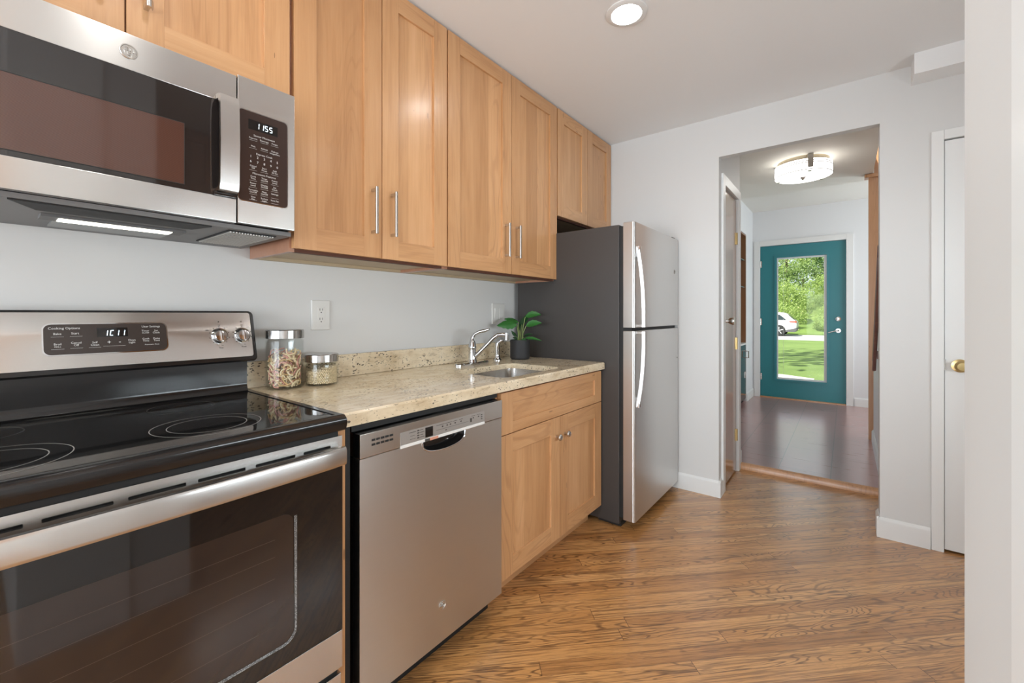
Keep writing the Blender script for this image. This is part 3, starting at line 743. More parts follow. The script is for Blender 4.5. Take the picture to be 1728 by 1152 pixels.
# oven front
vb = MB().box(.63, .662, RY0+.006, RY1-.006, .852, .8685)
vb.build('vent_strip', 'dark', rg)
od = MB()
FX = .668
od.box(.638, FX, RY0, RY1+.002, .2485, .783, 2)
slots = []
y = RY0+.012
while y < RY1-.05:
    slots.append(rrect(y, min(y+.088, RY1-.03), .8285, .8355, .002, 3)); y += .108
od.holed([(RY0,.783),(RY1+.002,.783),(RY1+.002,.8545),(RY0,.8545)], slots, 'X', .650, FX, 0)
od.box(.638, .651, RY0, RY1+.002, .783, .8535, 1)
od.box(.66, FX+.0022, RY0, RY1+.002, .2485, .346, 0, .0015)
door = od.build('oven_door', ['steel', 'dark', 'blackgloss'], rg)
MB().box(.655, FX+.0015, RY0, RY1+.002, .3475, .784).build('door_glass', 'black', door)
def dots():
    g = G('perforated_frit'); vo = g.voro(g.obj(), 520)
    g.p(Base_Color=g.mix(g.math('LESS_THAN', vo['Distance'], .42), (.10,.095,.09), (.50,.50,.50)), Roughness=.3); return g.m
wz = [rrect(RY0+.12, .489, .392, .708, .03), rrect(RY0+.1265, .4825, .3985, .7015, .025)]
ar = [(.489-.03+.03*math.cos(R(-90+90*i/8)), .392+.03+.03*math.sin(R(-90+90*i/8))) for i in range(9)]
path = [(RY0+.16,.392)]+ar+[(.489,.690)]
wb2 = MB()
for o_, w_ in ((0, .0016), (.0034, .0012)):
    pp = [(FX+.0021, y-(o_ if z > .43 else o_*.6), z+(o_ if z < .43 else 0)) for y, z in path]
    wb2.tube(pp, [w_]*len(pp), 6)
wb2.build('window_border', dots(), door)
MB().prism(wz[1], 'X', FX, FX+.0019).build('oven_window', plain('brown_tinted_window', (.030,.020,.016), .06, coat=.4), door)
rk = MB()
for z in (.45, .51, .56, .61, .65):
    rk.add([(FX+.0021, RY0+.15, z), (FX+.0021, .44, z), (FX+.0021, .44, z+.0007), (FX+.0021, RY0+.15, z+.0007)], [(0,1,2,3)])
rk.build('rack_lines', plain('rack_glint', (.085,.062,.048), .4), door)
hb = MB()
N = 24
sec = lambda xo: [(xo-.011,.790),(xo-.005,.784),(xo+.003,.785),(xo+.006,.792),(xo+.006,.822),(xo+.002,.830),(xo-.005,.8315),(xo-.009,.826)]
ringv = []
for i in range(N+1):
    t = i/N; y = RY0+.003+t*(RY1-RY0-.004); xo = .690+.014*math.sin(PI*t)**.6
    ringv.append([(x, y, z) for x, z in sec(xo)])
vs = [p for r_ in ringv for p in r_]; k = 8
hb.add(vs, [(i*k+j, i*k+(j+1)%k, (i+1)*k+(j+1)%k, (i+1)*k+j) for i in range(N) for j in range(k)]+[tuple(range(k)), tuple(N*k+j for j in range(k))])
for y in (RY0+.02, RY1-.045): hb.box(FX-.001, .694, y, y+.022, .800, .824, 0, .002)
hb.build('handle', 'steel', door)
dr = MB().box(.60, FX+.001, RY0, RY1, .075, .2335, 0, .003)
dr.box(.58, .655, RY0+.004, RY1-.004, .2335, .2485, 1)
dr.build('storage_drawer', ['steel', 'dark'], rg)
MB().box(.55, .60, RY0+.01, RY1-.01, .0, .075).build('kick_panel', 'dark', rg)

# ================================================================== COUNTER RUN
fp = MB().box(.02, .634, .6165, .638, 0, .866, 0, .0012).box(.60, .634, .6385, .652, 0, .866, 1)
tag(fp.build('end_panel', ['wv', 'dark']), 'slim upright cherry end panel between range and dishwasher', 'cabinet panel')
# countertop with sink cut-out and backsplash
ZK = .906; ZK0 = .868
co = thing('countertop', 'cream granite countertop with dark flecks running from range to fridge', 'countertop', (.33, 1.41, ZK0))
hole = rrect(.262, .592, 1.385, 1.842, .05, 6)
hole = [(x, y) for x, y in hole]
m = MB(); CY0, CY1 = .6115, 2.193
outer = [(.0015,CY0),(.652,CY0),(.652,CY1),(.0015,CY1)]; ins = [(.0015,CY0+.004),(.646,CY0+.004),(.646,CY1-.005),(.0015,CY1-.005)]
m.holed(outer, [hole], 'Z', ZK0, ZK-.006)
m.holed(ins, [hole], 'Z', ZK-.006, ZK)
for j in range(4):
    a, b2 = outer[j], outer[(j+1)%4]; c, d = ins[j], ins[(j+1)%4]
    m.add([(*a,ZK-.006),(*b2,ZK-.006),((b2[0]+d[0])/2,(b2[1]+d[1])/2,ZK-.0015),((a[0]+c[0])/2,(a[1]+c[1])/2,ZK-.0015),(*d,ZK),(*c,ZK)], [(0,1,2,3),(3,2,4,5)])
m.build('slab', 'granite', co)
MB().box(.0015, .0215, CY0, CY1, ZK+.0005, 1.001, 0, .002).build('backsplash', 'granite', co)
# sink
sk = thing('sink', 'brushed steel undermount sink set into the granite', 'sink', (.427, 1.61, .70))
s_ = MB(); n = len(hole)
o1 = [(x, y) for x, y in hole]; i1 = inset(hole, .004); i2 = inset(hole, .012); i3 = inset(hole, .035); fl_ = inset(hole, -.022)
lev = [(fl_, .8665), (o1, .8665), (inset(hole, .0006), .8675), (inset(hole, .0008), .8790), (i1, .8795), (i2, .74), (i3, .715)]
vs = [(*p, z) for lp, z in lev for p in lp]
s_.add(vs, [(k_*n+j, k_*n+(j+1)%n, (k_+1)*n+(j+1)%n, (k_+1)*n+j) for k_ in range(6) for j in range(n)]+[tuple(6*n+j for j in range(n))])
bo = s_.build('basin', 'steel', sk, 50)
MB().lathe([(.0,.7155),(.022,.7155),(.026,.7175),(.042,.7185),(.044,.716)], (.427,1.61,0), 'Z', 28).build('drain', 'chrome', sk)
# faucet
fa = thing('faucet', 'chrome single lever kitchen faucet at the back of the sink', 'faucet', (.135, 1.67, ZK))
p = MB(); n = 20
pl = [(.135+.026*math.sin(2*PI*j/32), 1.67+.125*math.cos(2*PI*j/32)*(1 if True else 1)) for j in range(32)]
pl = [(.135+.028*math.copysign(abs(math.sin(2*PI*j/40))**.7, math.sin(2*PI*j/40)), 1.67+.125*math.copysign(abs(math.cos(2*PI*j/40))**.8, math.cos(2*PI*j/40))) for j in range(40)]
p.prism(pl, 'Z', ZK+.0005, ZK+.012, 0, .005).build('deck_plate', 'chrome', fa)
MB().lathe([(.027,ZK+.011),(.024,ZK+.022),(.0205,ZK+.03),(.0195,.985),(.0215,.990),(.0215,.998),(.020,1.004),(.017,1.022),(.011,1.034),(0,1.037)], (.135,1.67,0), 'Z', 28).build('body', 'chrome', fa)
lv = [(.133,1.668,1.018),(.132,1.672,1.046),(.142,1.682,1.067),(.162,1.696,1.080),(.188,1.710,1.086),(.212,1.720,1.094)]
MB().tube(lv, [.013,.0095,.008,.0085,.0095,.006], 14).build('lever', 'chrome', fa)
sp = [(.140,1.675,.942),(.160,1.690,.962),(.195,1.714,1.005),(.226,1.735,1.045),(.246,1.749,1.062),(.270,1.765,1.064),(.284,1.775,1.062)]
spo = MB().tube(sp, [.0135,.012,.0115,.0115,.0115,.0115,.0115], 16).build('spout', 'chrome', fa)
MB().cyl((.286,1.776,1.036),(.286,1.776,1.074), .0135, .0135, 20).build('aerator', 'chrome', spo)
sy = thing('side_sprayer', 'small chrome side sprayer standing between faucet and plant pot', 'faucet sprayer', (.112, 1.905, ZK))
MB().lathe([(.026,ZK+.0005),(.026,ZK+.004),(.020,ZK+.009),(.0155,ZK+.018),(.0145,ZK+.03)], (.112,1.905,0), 'Z', 24).build('base', 'chrome', sy)
MB().tube([(.112,1.905,ZK+.026),(.112,1.905,.975),(.114,1.907,1.0),(.122,1.912,1.014),(.140,1.922,1.024)], [.0125,.0145,.0150,.0135,.010], 18).build('spray_head', 'chrome', sy)

# sink base cabinet
sb = thing('base_cabinet', 'cherry sink base cabinet with false drawer front and two knobbed doors', 'cabinet', (.3, 1.75, 0))
SX = .632; sy0, sy1 = 1.3105, 2.1925
cb = MB()
xb = SX-.021
cb.box(.02, xb, sy0-.012, sy0+.004, .10, .866, 0).box(.02, xb, sy1-.016, sy1, .10, .866, 0).box(.02, xb, sy0+.004, sy1-.016, .10, .116, 0)
cb.box(.02, .028, sy0+.004, sy1-.016, .116, .866, 0)
cb.box(xb-.02, xb, sy0+.004, sy1-.016, .116, .155, 1).box(xb-.02, xb, sy0+.004, sy1-.016, .668, .70, 1).box(xb-.02, xb, sy0+.004, sy1-.016, .845, .866, 1)
cb.build('carcass', ['wv', 'gap'], sb)
MB().box(.53, .548, sy0-.01, sy1, 0, .10).build('toe_kick', 'wh', sb)
dm = MB(); shaker(dm, sy0, sy1, .687, .857, xb+.001, SX, .078, .045); dm.build('drawer_front', ['wv', 'wh', 'wph'], sb)
for a, b2, ky in ((sy0, 1.7535, 1.722), (1.7560, sy1, 1.800)):
    dm = MB(); shaker(dm, a, b2, .104, .684, xb+.001, SX, .076, .076); d = dm.build('door', ['wv', 'wh', 'wp'], sb)
    MB().lathe([(.006,-.0005),(.005,.010),(.0075,.014),(.0140,.018),(.0155,.023),(.012,.0285),(0,.030)], (SX, ky, .593), 'X', 20).build('knob', 'nickel', d)

# ================================================================== DISHWASHER
dw = thing('dishwasher', 'stainless built-in dishwasher with a pocket handle under the counter', 'dishwasher', (.3, .97, 0))
DX = .656; D0, D1 = .668, 1.283
MB().box(.05, .605, D0+.012, D1+.004, .09, .845).box(.605,.625,D0-.006,D1+.010,.844,.866).build('tub', 'dark', dw)
MB().box(.56, .585, D0, D1, .0, .09).build('kick_plate', 'dark', dw)
pk = [(.888, .7695)]+[(.985+.097*math.cos(PI+PI*i/20)*(1), .7695-.044*math.sin(PI*i/20)**.6) for i in range(1, 20)]+[(1.082, .7695)]
pk = pk[::1]
dd = MB()
dd.holed([(D0,.088),(D1,.088),(D1,.7705),(D0,.7705)], [[(y, min(z, .7690)) for y, z in pk]], 'X', .622, DX, 0)
dd.box(.606, .6215, D0, D1, .088, .7705, 1)
drr = dd.build('door', ['steelv', 'blackgloss'], dw)
# scoop of the pocket
sc_ = MB(); n = len(pk); lev = [(pk, DX-.0008), (inset(pk, .004), DX-.012), (inset(pk, .010), DX-.026)]
sc_.add([(x, p_[0], min(p_[1], .769)) for lp, x in lev for p_ in lp], [(k_*n+j, k_*n+(j+1)%n, (k_+1)*n+(j+1)%n, (k_+1)*n+j) for k_ in range(2) for j in range(n)]+[tuple(2*n+j for j in range(n))])
sc_.build('pocket_handle', 'blackgloss', drr)
lip = MB().tube([(DX+.0005, y, min(z, .7685)) for y, z in pk], .0028, 8); lip.build('pocket_lip', 'chrome', drr)
badge('badge', DX, .974, .208, .0145, drr, ('steel',))
cpn = MB().box(.606, DX+.002, D0, D1+.003, .7720, .8400, 0, .0025); cpo = cpn.build('control_panel', 'steel', dw)
X2 = DX+.0022
MB().prism(rrect(.803, 1.181, .7735, .8165, .003), 'X', DX, X2+.001).build('label_strip', plain('light_steel_label', (.58,.57,.55), .32, .8), cpo)
MB().box(DX, X2+.0022, .803, 1.181, .768, .7775, 0, .001).build('light_edge', plain('pale_edge', (.80,.79,.76), .25), cpo)
MB().box(DX, X2+.0018, .8985, .930, .781, .812).build('display', 'black', cpo)
v_ = MB()
for r_, z in enumerate((.8175, .8045)):
    for i in range(5): v_.box(DX, X2+.0003, .7045+i*.0150, .7165+i*.0150, z-.0030, z+.0030)
v_.build('vent_slots', 'dark', cpo)
k = MB(); xm = X2+.0014
for i in range(4): k.box(xm-.0004, xm, .866, .874, .7855+i*.0075, .7890+i*.0075); k.box(xm-.0004, xm, .877, .894-.004*(i%2), .7865+i*.0075, .7880+i*.0075)
k.box(xm-.0004, xm, .834, .862, .8085, .8100); k.box(xm-.0004, xm, .838, .860, .7880, .7890); k.box(xm-.0004, xm, .838, .858, .7980, .7988)
for y in (.972, .993, 1.008, 1.030, 1.058, 1.120, 1.148): k.box(xm-.0004, xm, y-.003, y+.003, .800, .8040); k.box(xm-.0004, xm, y-.009, y+.009, .8085, .8098)
k.box(xm-.0004, xm, 1.104, 1.112, .789, .803)
for z in (.789, .796, .803): k.box(xm-.0004, xm, 1.160, 1.168, z, z+.003)
k.box(xm-.0004, xm, .945, 1.095, .7935, .7943); k.box(xm-.0004, xm, .945, .965, .8085, .8097); k.box(xm-.0004, xm, .985, .991, .7855, .7885)
k.build('control_marks', 'inkdark', cpo)
st = MB().box(DX, X2+.0026, .8960, .9165, .768, .7765, 1).box(DX, X2+.0026, .9165, .952, .768, .7765, 0)
st.build('sticker', [plain('orange_sticker', (.66,.30,.20), .5), 'inkdark'], cpo)

# ================================================================== FRIDGE
fr = thing('refrigerator', 'stainless top-freezer refrigerator with charcoal sides at the end of the run', 'refrigerator', (.45, 2.585, 0))
F0, F1 = 2.203, 2.961
MB().box(.035, .733, F0, F1, .022, 1.664, 0, .004).build('cabinet', 'charcoal', fr)
MB().box(.733, .757, F0+.008, F1-.008, .06, 1.655).build('gasket', 'dark', fr)
MB().box(.60, .735, F0+.02, F1-.02, .004, .03).build('base_grille', 'dark', fr)
for x in (.12, .68):
    for y in (F0+.05, F1-.05): MB().cyl((x,y,0),(x,y,.024), .016, seg=12).build('foot', 'dark', fr)
def fdoor(name, z0, z1):
    a0, a1 = .757, .822; r = .014
    pts = [(a0, F0+.001), (a1-r, F0+.001)]
    for i in range(1, 6): t = R(-90+90*i/5); pts.append((a1-r+r*math.cos(t), F0+.001+r+r*math.sin(t)))
    for i in range(0, 6): t = R(90*i/5); pts.append((a1-r+r*math.cos(t), F1-.001-r+r*math.sin(t)))
    pts += [(a0, F1-.001)]
    m = MB().prism(pts, 'Z', z0, z1, 0, .002)
    return m.build(name, 'steelv', fr)
fz = fdoor('freezer_door', 1.101, 1.672); fd = fdoor('fridge_door', .054, 1.083)
fc = MB().box(.74, .80, F0+.01, F1-.01, 1.0835, 1.1005); fc.build('door_gap', 'dark', fr)
MB().box(.70, .80, F1-.06, F1, 1.6725, 1.690, 0, .004).build('hinge_cap', 'charcoal', fr)
def fhandle(par, zs, ze):
    """bow handle: flush at zs, standing off the door at ze"""
    m = MB(); XD = .822; yc = 2.240
    N = 18; vs = []
    for i in range(N+1):
        t = i/N; z = zs+(ze-zs)*t
        off = .012+.036*math.sin(min(1, t*1.15)*PI/2)**.75
        w = .016
        th = .017
        vs += [(XD+off-th, yc-w, z), (XD+off, yc-w*.8, z), (XD+off, yc+w*.8, z), (XD+off-th, yc+w, z)]
    m.add(vs, [(i*4+j, i*4+(j+1)%4, (i+1)*4+(j+1)%4, (i+1)*4+j) for i in range(N) for j in range(4)]+[(0,1,2,3), tuple(N*4+j for j in range(4))])
    sg = 1 if zs > ze else -1
    a, b2 = sorted((zs+.004*sg, zs-.055*sg))
    m.box(XD-.0005, XD+.016, yc-.014, yc+.014, a, b2, 1, .003)
    a, b2 = sorted((ze, ze+.014*sg))
    m.box(XD-.0005, XD+.046, yc-.013, yc+.013, a, b2, 0, .002)
    return m.build('handle', ['steelv', 'chrome'], par)
fhandle(fz, 1.538, 1.104); fhandle(fd, .672, 1.080)
badge('badge', .822, 2.872, 1.452, .015, fz, ('nickel',))
MB().lathe([(0,.002),(.004,.0018),(.0045,0)], (.822,2.93,.885), 'X', 12).build('plug', 'inkdark', fd)

# ================================================================== SMALL THINGS ON THE COUNTER
def jar(label, cx, cy, r, top, lid):
    t = thing('storage_jar', label, 'jar', (cx, cy, ZK), 'lidded glass jars beside the range'); z = ZK+.0006; zl = top-lid
    MB().lathe([(0,z),(r-.004,z),(r,z+.006),(r,zl-.012),(r-.006,zl-.002),(r-.006,zl+.008),(r-.010,zl+.008),(r-.010,zl-.004),(r-.004,zl-.014),(r-.004,z+.009),(r-.008,z+.005),(0,z+.005)], (cx,cy,0), 'Z', 48).build('glass_body', 'jar', t)
    MB().lathe([(0,zl+.0085),(r-.004,zl+.0085),(r+.0005,zl-.001),(r+.0005,top-.003),(r-.0015,top-.0005),(r-.004,top),(0,top)], (cx,cy,0), 'Z', 48).build('lid', steel('lid_steel', 'Z', (.50,.49,.48), .24), t)
    return t
j1 = (.108, .712, .0625); j2 = (.131, .838, .0595)
jar('tall glass jar of pasta with steel lid beside the range', *j1, 1.118, .030)
jar('short glass jar of chickpeas with steel lid, right of the taller jar', *j2, 1.023, .028)
pm = MB()
for i in range(330):
    a = rng.uniform(0, 2*PI); rr = (j1[2]-.011)*math.sqrt(rng.uniform(.30, 1)); lim = .112+.018*math.sin(a*2+1)
    z = ZK+.012+rng.uniform(0, 1)*lim
    c = Vector((j1[0]+rr*math.cos(a), j1[1]+rr*math.sin(a), z))
    tang = Vector((-math.sin(a), math.cos(a), 0)); up = Vector((0,0,1)); ph = rng.uniform(-1.3, 1.3)
    d = (tang*math.cos(ph)+up*math.sin(ph)).normalized(); nrm = (up*math.cos(ph)-tang*math.sin(ph)); bend = rng.uniform(-.010, .010); L = rng.uniform(.010, .020)
    pts = []
    for k_ in range(7):
        t = k_/6*2-1; q = c+d*L*t+nrm*bend*(1-t*t)
        dx, dy = q.x-j1[0], q.y-j1[1]; rd = math.hypot(dx, dy); mx_ = j1[2]-.0075
        if rd > mx_: q = Vector((j1[0]+dx*mx_/rd, j1[1]+dy*mx_/rd, q.z))
        q.z = min(max(q.z, ZK+.0095), ZK+.145); pts.append(q)
    pm.tube(pts, .0026, 6, rng.choice((0,0,0,1,1,2)))
pasta_m = [plain('cream_pasta', (.74,.60,.38), .6), plain('pink_pasta', (.60,.30,.24), .6), plain('tan_pasta', (.55,.36,.17), .6)]
tag(pm.build('dried_pasta', pasta_m), 'tangle of cream and pink dried pasta inside the tall jar', 'pasta', kind='stuff')
cm = MB(); zz = ZK+.0105; pr = .0042
def peas_top(x, y): return ZK+.066+ (x-j2[0])*-.05+(y-j2[1])*.25
lay = 0
while zz < ZK+.085:
    for rr, nn in ((j2[2]-.0088, 44), (j2[2]-.0168, 32), (j2[2]-.0250, 24), (j2[2]-.033, 17), (j2[2]-.041, 9), (j2[2]-.050, 5)):
        for q in range(nn):
            a = 2*PI*(q+.5*(lay%2)+rng.uniform(-.12,.12))/nn
            x, y = j2[0]+rr*math.cos(a), j2[1]+rr*math.sin(a); top = peas_top(x, y)
            if zz > top: continue
            if rr < j2[2]-.012 and zz < top-.010: continue
            cm.sphere((x, y, zz+rng.uniform(-.0008,.0008)), (pr, pr*rng.uniform(.88,1), pr), 0, sub=1)
    zz += .0058; lay += 1
tag(cm.build('chickpeas', plain('pale_chickpea', (.70,.56,.36), .55), ang=80), 'pale dried chickpeas filling the short jar', 'chickpeas', kind='stuff')

# potted plant
pt = thing('potted_plant', 'small green leafy plant in a matte black pot by the fridge', 'plant', (.180, 2.035, ZK))
pc = Vector((.180, 2.035, 0)); zp = ZK+.0008; rp = .0585
MB().lathe([(0,zp),(rp-.008,zp),(rp-.0015,zp+.006),(rp,zp+.014),(rp,zp+.112),(rp-.002,zp+.115),(rp-.006,zp+.115),(rp-.008,zp+.110),(rp-.008,zp+.098),(0,zp+.098)], pc, 'Z', 40).build('pot', 'pot', pt)
MB().lathe([(0,zp+.104),(.03,zp+.103),(rp-.0085,zp+.099)], pc, 'Z', 24).build('soil', 'soil', pt)
RV = Vector((math.cos(.664), math.sin(.664), 0)); FV = Vector((-math.sin(.664), math.cos(.664), 0)); UP = Vector((0,0,1))
base = pc+UP*(zp+.10)
def L(r, f, u_): return base+RV*r+FV*f+UP*u_
lm = leafy('plant_leaf', (.022,.115,.022), (.045,.20,.04), .12, .32)
lmd = leafy('plant_leaf_dark', (.012,.045,.016), (.02,.07,.02), .05, .35)
sm = plain('plant_stem', (.20,.26,.075), .5)
def leaf(a, b2, w, droop, side, mat, lobes=3):
    """blade from a to b2 with a folded midrib and scalloped edge"""
    a, b2 = Vector(a), Vector(b2); d = b2-a; ln = d.length; s1 = Vector(side).normalized()
    up_ = d.normalized().cross(s1).normalized()
    N = 16; vs = []; fs = []
    for i in range(N+1):
        t = i/N; prof = (math.sin(PI*min(1, t**.72))**.85)*(1-.18*abs(math.sin(PI*t*lobes*1.5)))
        p_ = a+d*t+UP*(-droop*t*t)+UP*droop*.6*t
        ww = max(.0006, w*prof)
        vs += [p_+s1*ww+up_*(ww*.30), p_+s1*ww*.5+up_*ww*.10, p_, p_-s1*ww*.5+up_*ww*.10, p_-s1*ww+up_*(ww*.30)]
    for i in range(N):
        for j in range(4): fs.append((i*5+j, i*5+j+1, (i+1)*5+j+1, (i+1)*5+j))
    m = MB(); m.add(vs, fs); m.add([v+up_*-.0006 for v in vs], [f[::-1] for f in fs])
    return m.build('leaf', mat, pt)
specs = [ # stem root, leaf base, leaf tip, half width, droop, side vec, mat
    ((-.008,0,0), (-.018,-.01,.105), (-.138,-.02,.112), .036, .035, FV*.55+UP*.85, lm),
    ((-.004,.01,0), (-.010,.02,.120), (-.095,.05,.150), .026, .03, FV*.8+UP*.6, lm),
    ((.012,.0,0), (.032,.01,.150), (.128,.02,.172), .030, .02, FV*.7+UP*.7, lm),
    ((.010,-.006,0), (.036,-.015,.098), (.128,-.03,.122), .026, .02, FV*.6+UP*.8, lm),
    ((.004,.012,0), (.012,.02,.105), (.036,.05,.165), .032, .01, RV*.9+UP*.3, lmd),
    ((.002,-.004,0), (-.002,.015,.070), (.018,.045,.125), .022, .0, RV, lmd),
    ((-.010,-.004,0), (-.020,-.008,.034), (-.052,-.012,.070), .014, .0, FV*.6+RV*.5+UP*.4, lmd),
    ((-.008,-.01,0), (-.014,-.02,.022), (-.044,-.04,.032), .010, .005, FV*.6+UP*.6, lmd),
    ((.014,-.01,0), (.030,-.018,.024), (.128,-.045,.018), .014, .02, FV*.7+UP*.6, lm),
    ((.010,.01,0), (.022,.02,.030), (.078,.05,.050), .016, .012, FV*.8+UP*.5, lmd),
    ((-.012,.0,0), (-.018,-.004,.010), (-.058,.0,.016), .008, .004, FV*.7+UP*.6, lmd),
    ((.004,-.012,0), (.008,-.02,.014), (.036,-.05,.012), .014, .006, FV*.5+RV*.4+UP*.5, lm)]
for r0, a, b2, w, dr_, sd, mt in specs:
    A = L(*a); R0 = L(*r0)
    mid = R0.lerp(A, .55)+RV*((a[0]-r0[0])*-.25)
    MB().tube([R0, mid, A], [.0032,.0027,.0018], 8).build('stem', sm, pt)
    leaf(A, L(*b2), w, dr_, sd, mt)
# wall plates
def plate(name, label, cat, y0, y1, z0, z1): return thing(name, label, cat, (.0, (y0+y1)/2, (z0+z1)/2))
ou = plate('wall_outlet', 'white two-socket outlet plate on the wall above the jars', 'outlet', .862, .940, 1.108, 1.231)
MB().prism(rrect(.862,.940,1.108,1.231,.004), 'X', .0005, .0065, 0, .002).build('cover_plate', 'plastic', ou)
oc = MB().box(.005,.0082,.8845,.9175,1.136,1.203,0,.001).build('receptacle', 'plastic', ou)
q = MB()
for z in (1.151, 1.189):
    for y in (.8955, .9065): q.box(.0078,.0086,y-.0011,y+.0011,z-.001,z+.008)
    q.cyl((.0078,.901,z-.0085),(.0086,.901,z-.0085), .0026, seg=12)
q.build('slots', 'inkdark', oc)
sw = plate('light_switch', 'double rocker switch plate on the wall behind the plant', 'light switch', 1.978, 2.115, 1.112, 1.240)
MB().prism(rrect(1.985,2.105,1.112,1.240,.004), 'X', .0005, .0065, 0, .002).build('cover_plate', 'plastic', sw)
for y in (2.0225, 2.0675): MB().prism([(.006,1.143),(.0075,1.143),(.0125,1.209),(.006,1.209)], 'Y', y-.0165, y+.0165).build('rocker', 'plastic', sw)

# ================================================================== CEILING LIGHTS
def can(x, y, label):
    t = thing('recessed_light', label, 'ceiling light', (x, y, H), 'recessed kitchen downlights')
    MB().lathe([(.084,-.0005),(.084,-.004),(.076,-.008),(.062,-.009),(.060,-.004),(.060,-.0005)], (x,y,H), 'Z', 40).build('trim_ring', 'trim', t)
    MB().lathe([(0,-.006),(.0595,-.005),(.0595,-.0005)], (x,y,H), 'Z', 40).build('lens', M['canlens'], t)
M['canlens'] = plain('downlight_lens', (1,1,1), .4, emit=62, ec=(1,.985,.96))
can(.985, 1.710, 'round recessed downlight in the kitchen ceiling')
for x, y in ((.985,.30),(.985,-1.1),(2.3,1.75),(2.2,-1.2)): can(x, y, 'round recessed downlight of the kitchen outside the picture')

hl = thing('flush_ceiling_light', 'drum shaped flush ceiling light with nickel bands in the hall', 'ceiling light', (1.43, 4.285, H))
lc = (1.43, 4.285, H)
MB().lathe([(.180,-.0005),(.180,-.036),(.0,-.036)], lc, 'Z', 48).build('ceiling_pan', plain('champagne_nickel', (.55,.48,.37), .3, 1), hl)
M['shade'] = plain('lit_white_glass', (.9,.9,.88), .35, emit=3.8, ec=(1,.975,.92))
MB().lathe([(.192,-.034),(.200,-.036),(.200,-.120),(.196,-.124),(0,-.130)], lc, 'Z', 56).build('glass_shade', M['shade'], hl)
bn = MB()
for z in (-.050, -.063, -.119): bn.lathe([(.2005,z),(.2030,z),(.2030,z-.0055),(.2005,z-.0055)], lc, 'Z', 56, closed=True)
bn.build('band', plain('dark_nickel_band', (.30,.29,.28), .35, 1), hl)
for a in (R(-72), R(48), R(168)):
    ca, sa = math.cos(a), math.sin(a); s2 = Vector((-sa, ca, 0)); o_ = Vector((ca, sa, 0)); c_ = Vector(lc)
    m = MB()
    vs = [c_+o_*rr+s2*w+UP*z for z in (-.004, -.108) for rr in (.181 if z > -.05 else .203, .2075) for w in (-.019, .019)]
    m.add(vs, [(0,1,3,2),(4,6,7,5),(0,4,5,1),(2,3,7,6),(0,2,6,4),(1,5,7,3)])
    m.box(lc[0]+ca*.18-.012, lc[0]+ca*.18+.012, lc[1]+sa*.18-.012, lc[1]+sa*.18+.012, H-.134, H-.1275)
    m.build('strap', plain('brushed_strap', (.50,.48,.45), .35, 1), hl)
MB().lathe([(0,-.150),(.008,-.149),(.013,-.142),(.016,-.134),(.024,-.131),(.024,-.128)], lc, 'Z', 24).build('finial', 'nickel', hl)

# ================================================================== HALL FITTINGS
bi = thing('built_in_cabinet', 'recessed hall shelves over a dark glossy cupboard in the left wall', 'cabinet', (.5, 5.8, FZ))
n_ = MB().box(.345,.355,5.365,6.24,.80,2.20,0)
n_.box(.355,.688,6.225,6.24,.80,2.20,1).box(.355,.688,5.365,5.38,.80,2.20,1).box(.355,.688,5.38,6.225,2.185,2.20,1).box(.345,.70,5.365,6.24,.785,.805,2)
n_.build('niche_box', ['nichewood','nichewood','trim'], bi)
MB().box(.356,.675,5.381,6.224,1.520,1.527).build('glass_shelf', plain('green_shelf_glass', (.25,.42,.40), .1), bi)
MB().box(.356,.675,5.381,6.224,1.87,1.877).build('glass_shelf', plain('green_shelf_glass_upper', (.25,.42,.40), .1), bi)
for a, b2 in ((5.368,5.800),(5.803,6.237)):
    dd_ = MB().box(.668,.692,a,b2,FZ+.05,.782,0,.001).build('door', 'lower', bi)
    yy = b2-.05 if a > 5.6 else a+.05
    MB().tube([(.692,yy,.70),(.728,yy,.70),(.728,yy,.615),(.692,yy,.615)], .007, 8).build('handle', 'nickel', dd_)
MB().box(.36,.66,5.37,6.235,FZ,FZ+.05).build('plinth', 'dark', bi)
MB().box(.36,.66,5.37,6.235,FZ+.052,.783).build('carcass', 'nichewood', bi)
tag(MB().box(.3555,.362,5.99,6.07,1.285,1.40,0,.002).build('niche_outlet', 'plastic'), 'small white plate on the back of the hall niche', 'outlet')
pn = MB().box(1.873, 2.79, 5.03, 5.075, FZ, 2.425).box(1.912, 2.79, 5.03, 5.075, 2.425, 3.09)
sp_ = thing('stair_screen', 'tall brown wooden panel beside the stairs at the end of the hall', 'wooden panel', (2.3, 5.05, FZ))
pn.build('panel', 'hallwood', sp_)
MB().box(1.845, 1.97, 5.005, 5.10, 2.405, 2.437, 0, .003).build('cap', 'hallwood', sp_)
hr = MB()
for dz in (0, -.075): hr.tube([(1.886,3.62,1.615+dz),(1.886,4.34,.80+dz)], .014, 10)
hr2 = thing('stair_handrail', 'dark wooden stair rail slanting down behind the right jamb', 'handrail', (1.886, 4.0, 1.2))
for dz in (0, -.075): MB().tube([(1.884,3.62,1.615+dz),(1.884,4.34,.815+dz)], .012, 10).build('rail', 'railwood', hr2)
for y, z in ((3.75,1.43),(4.25,.875)): MB().box(1.884,1.906,y-.01,y+.01,z-.04,z+.02).build('bracket', 'railwood', hr2)

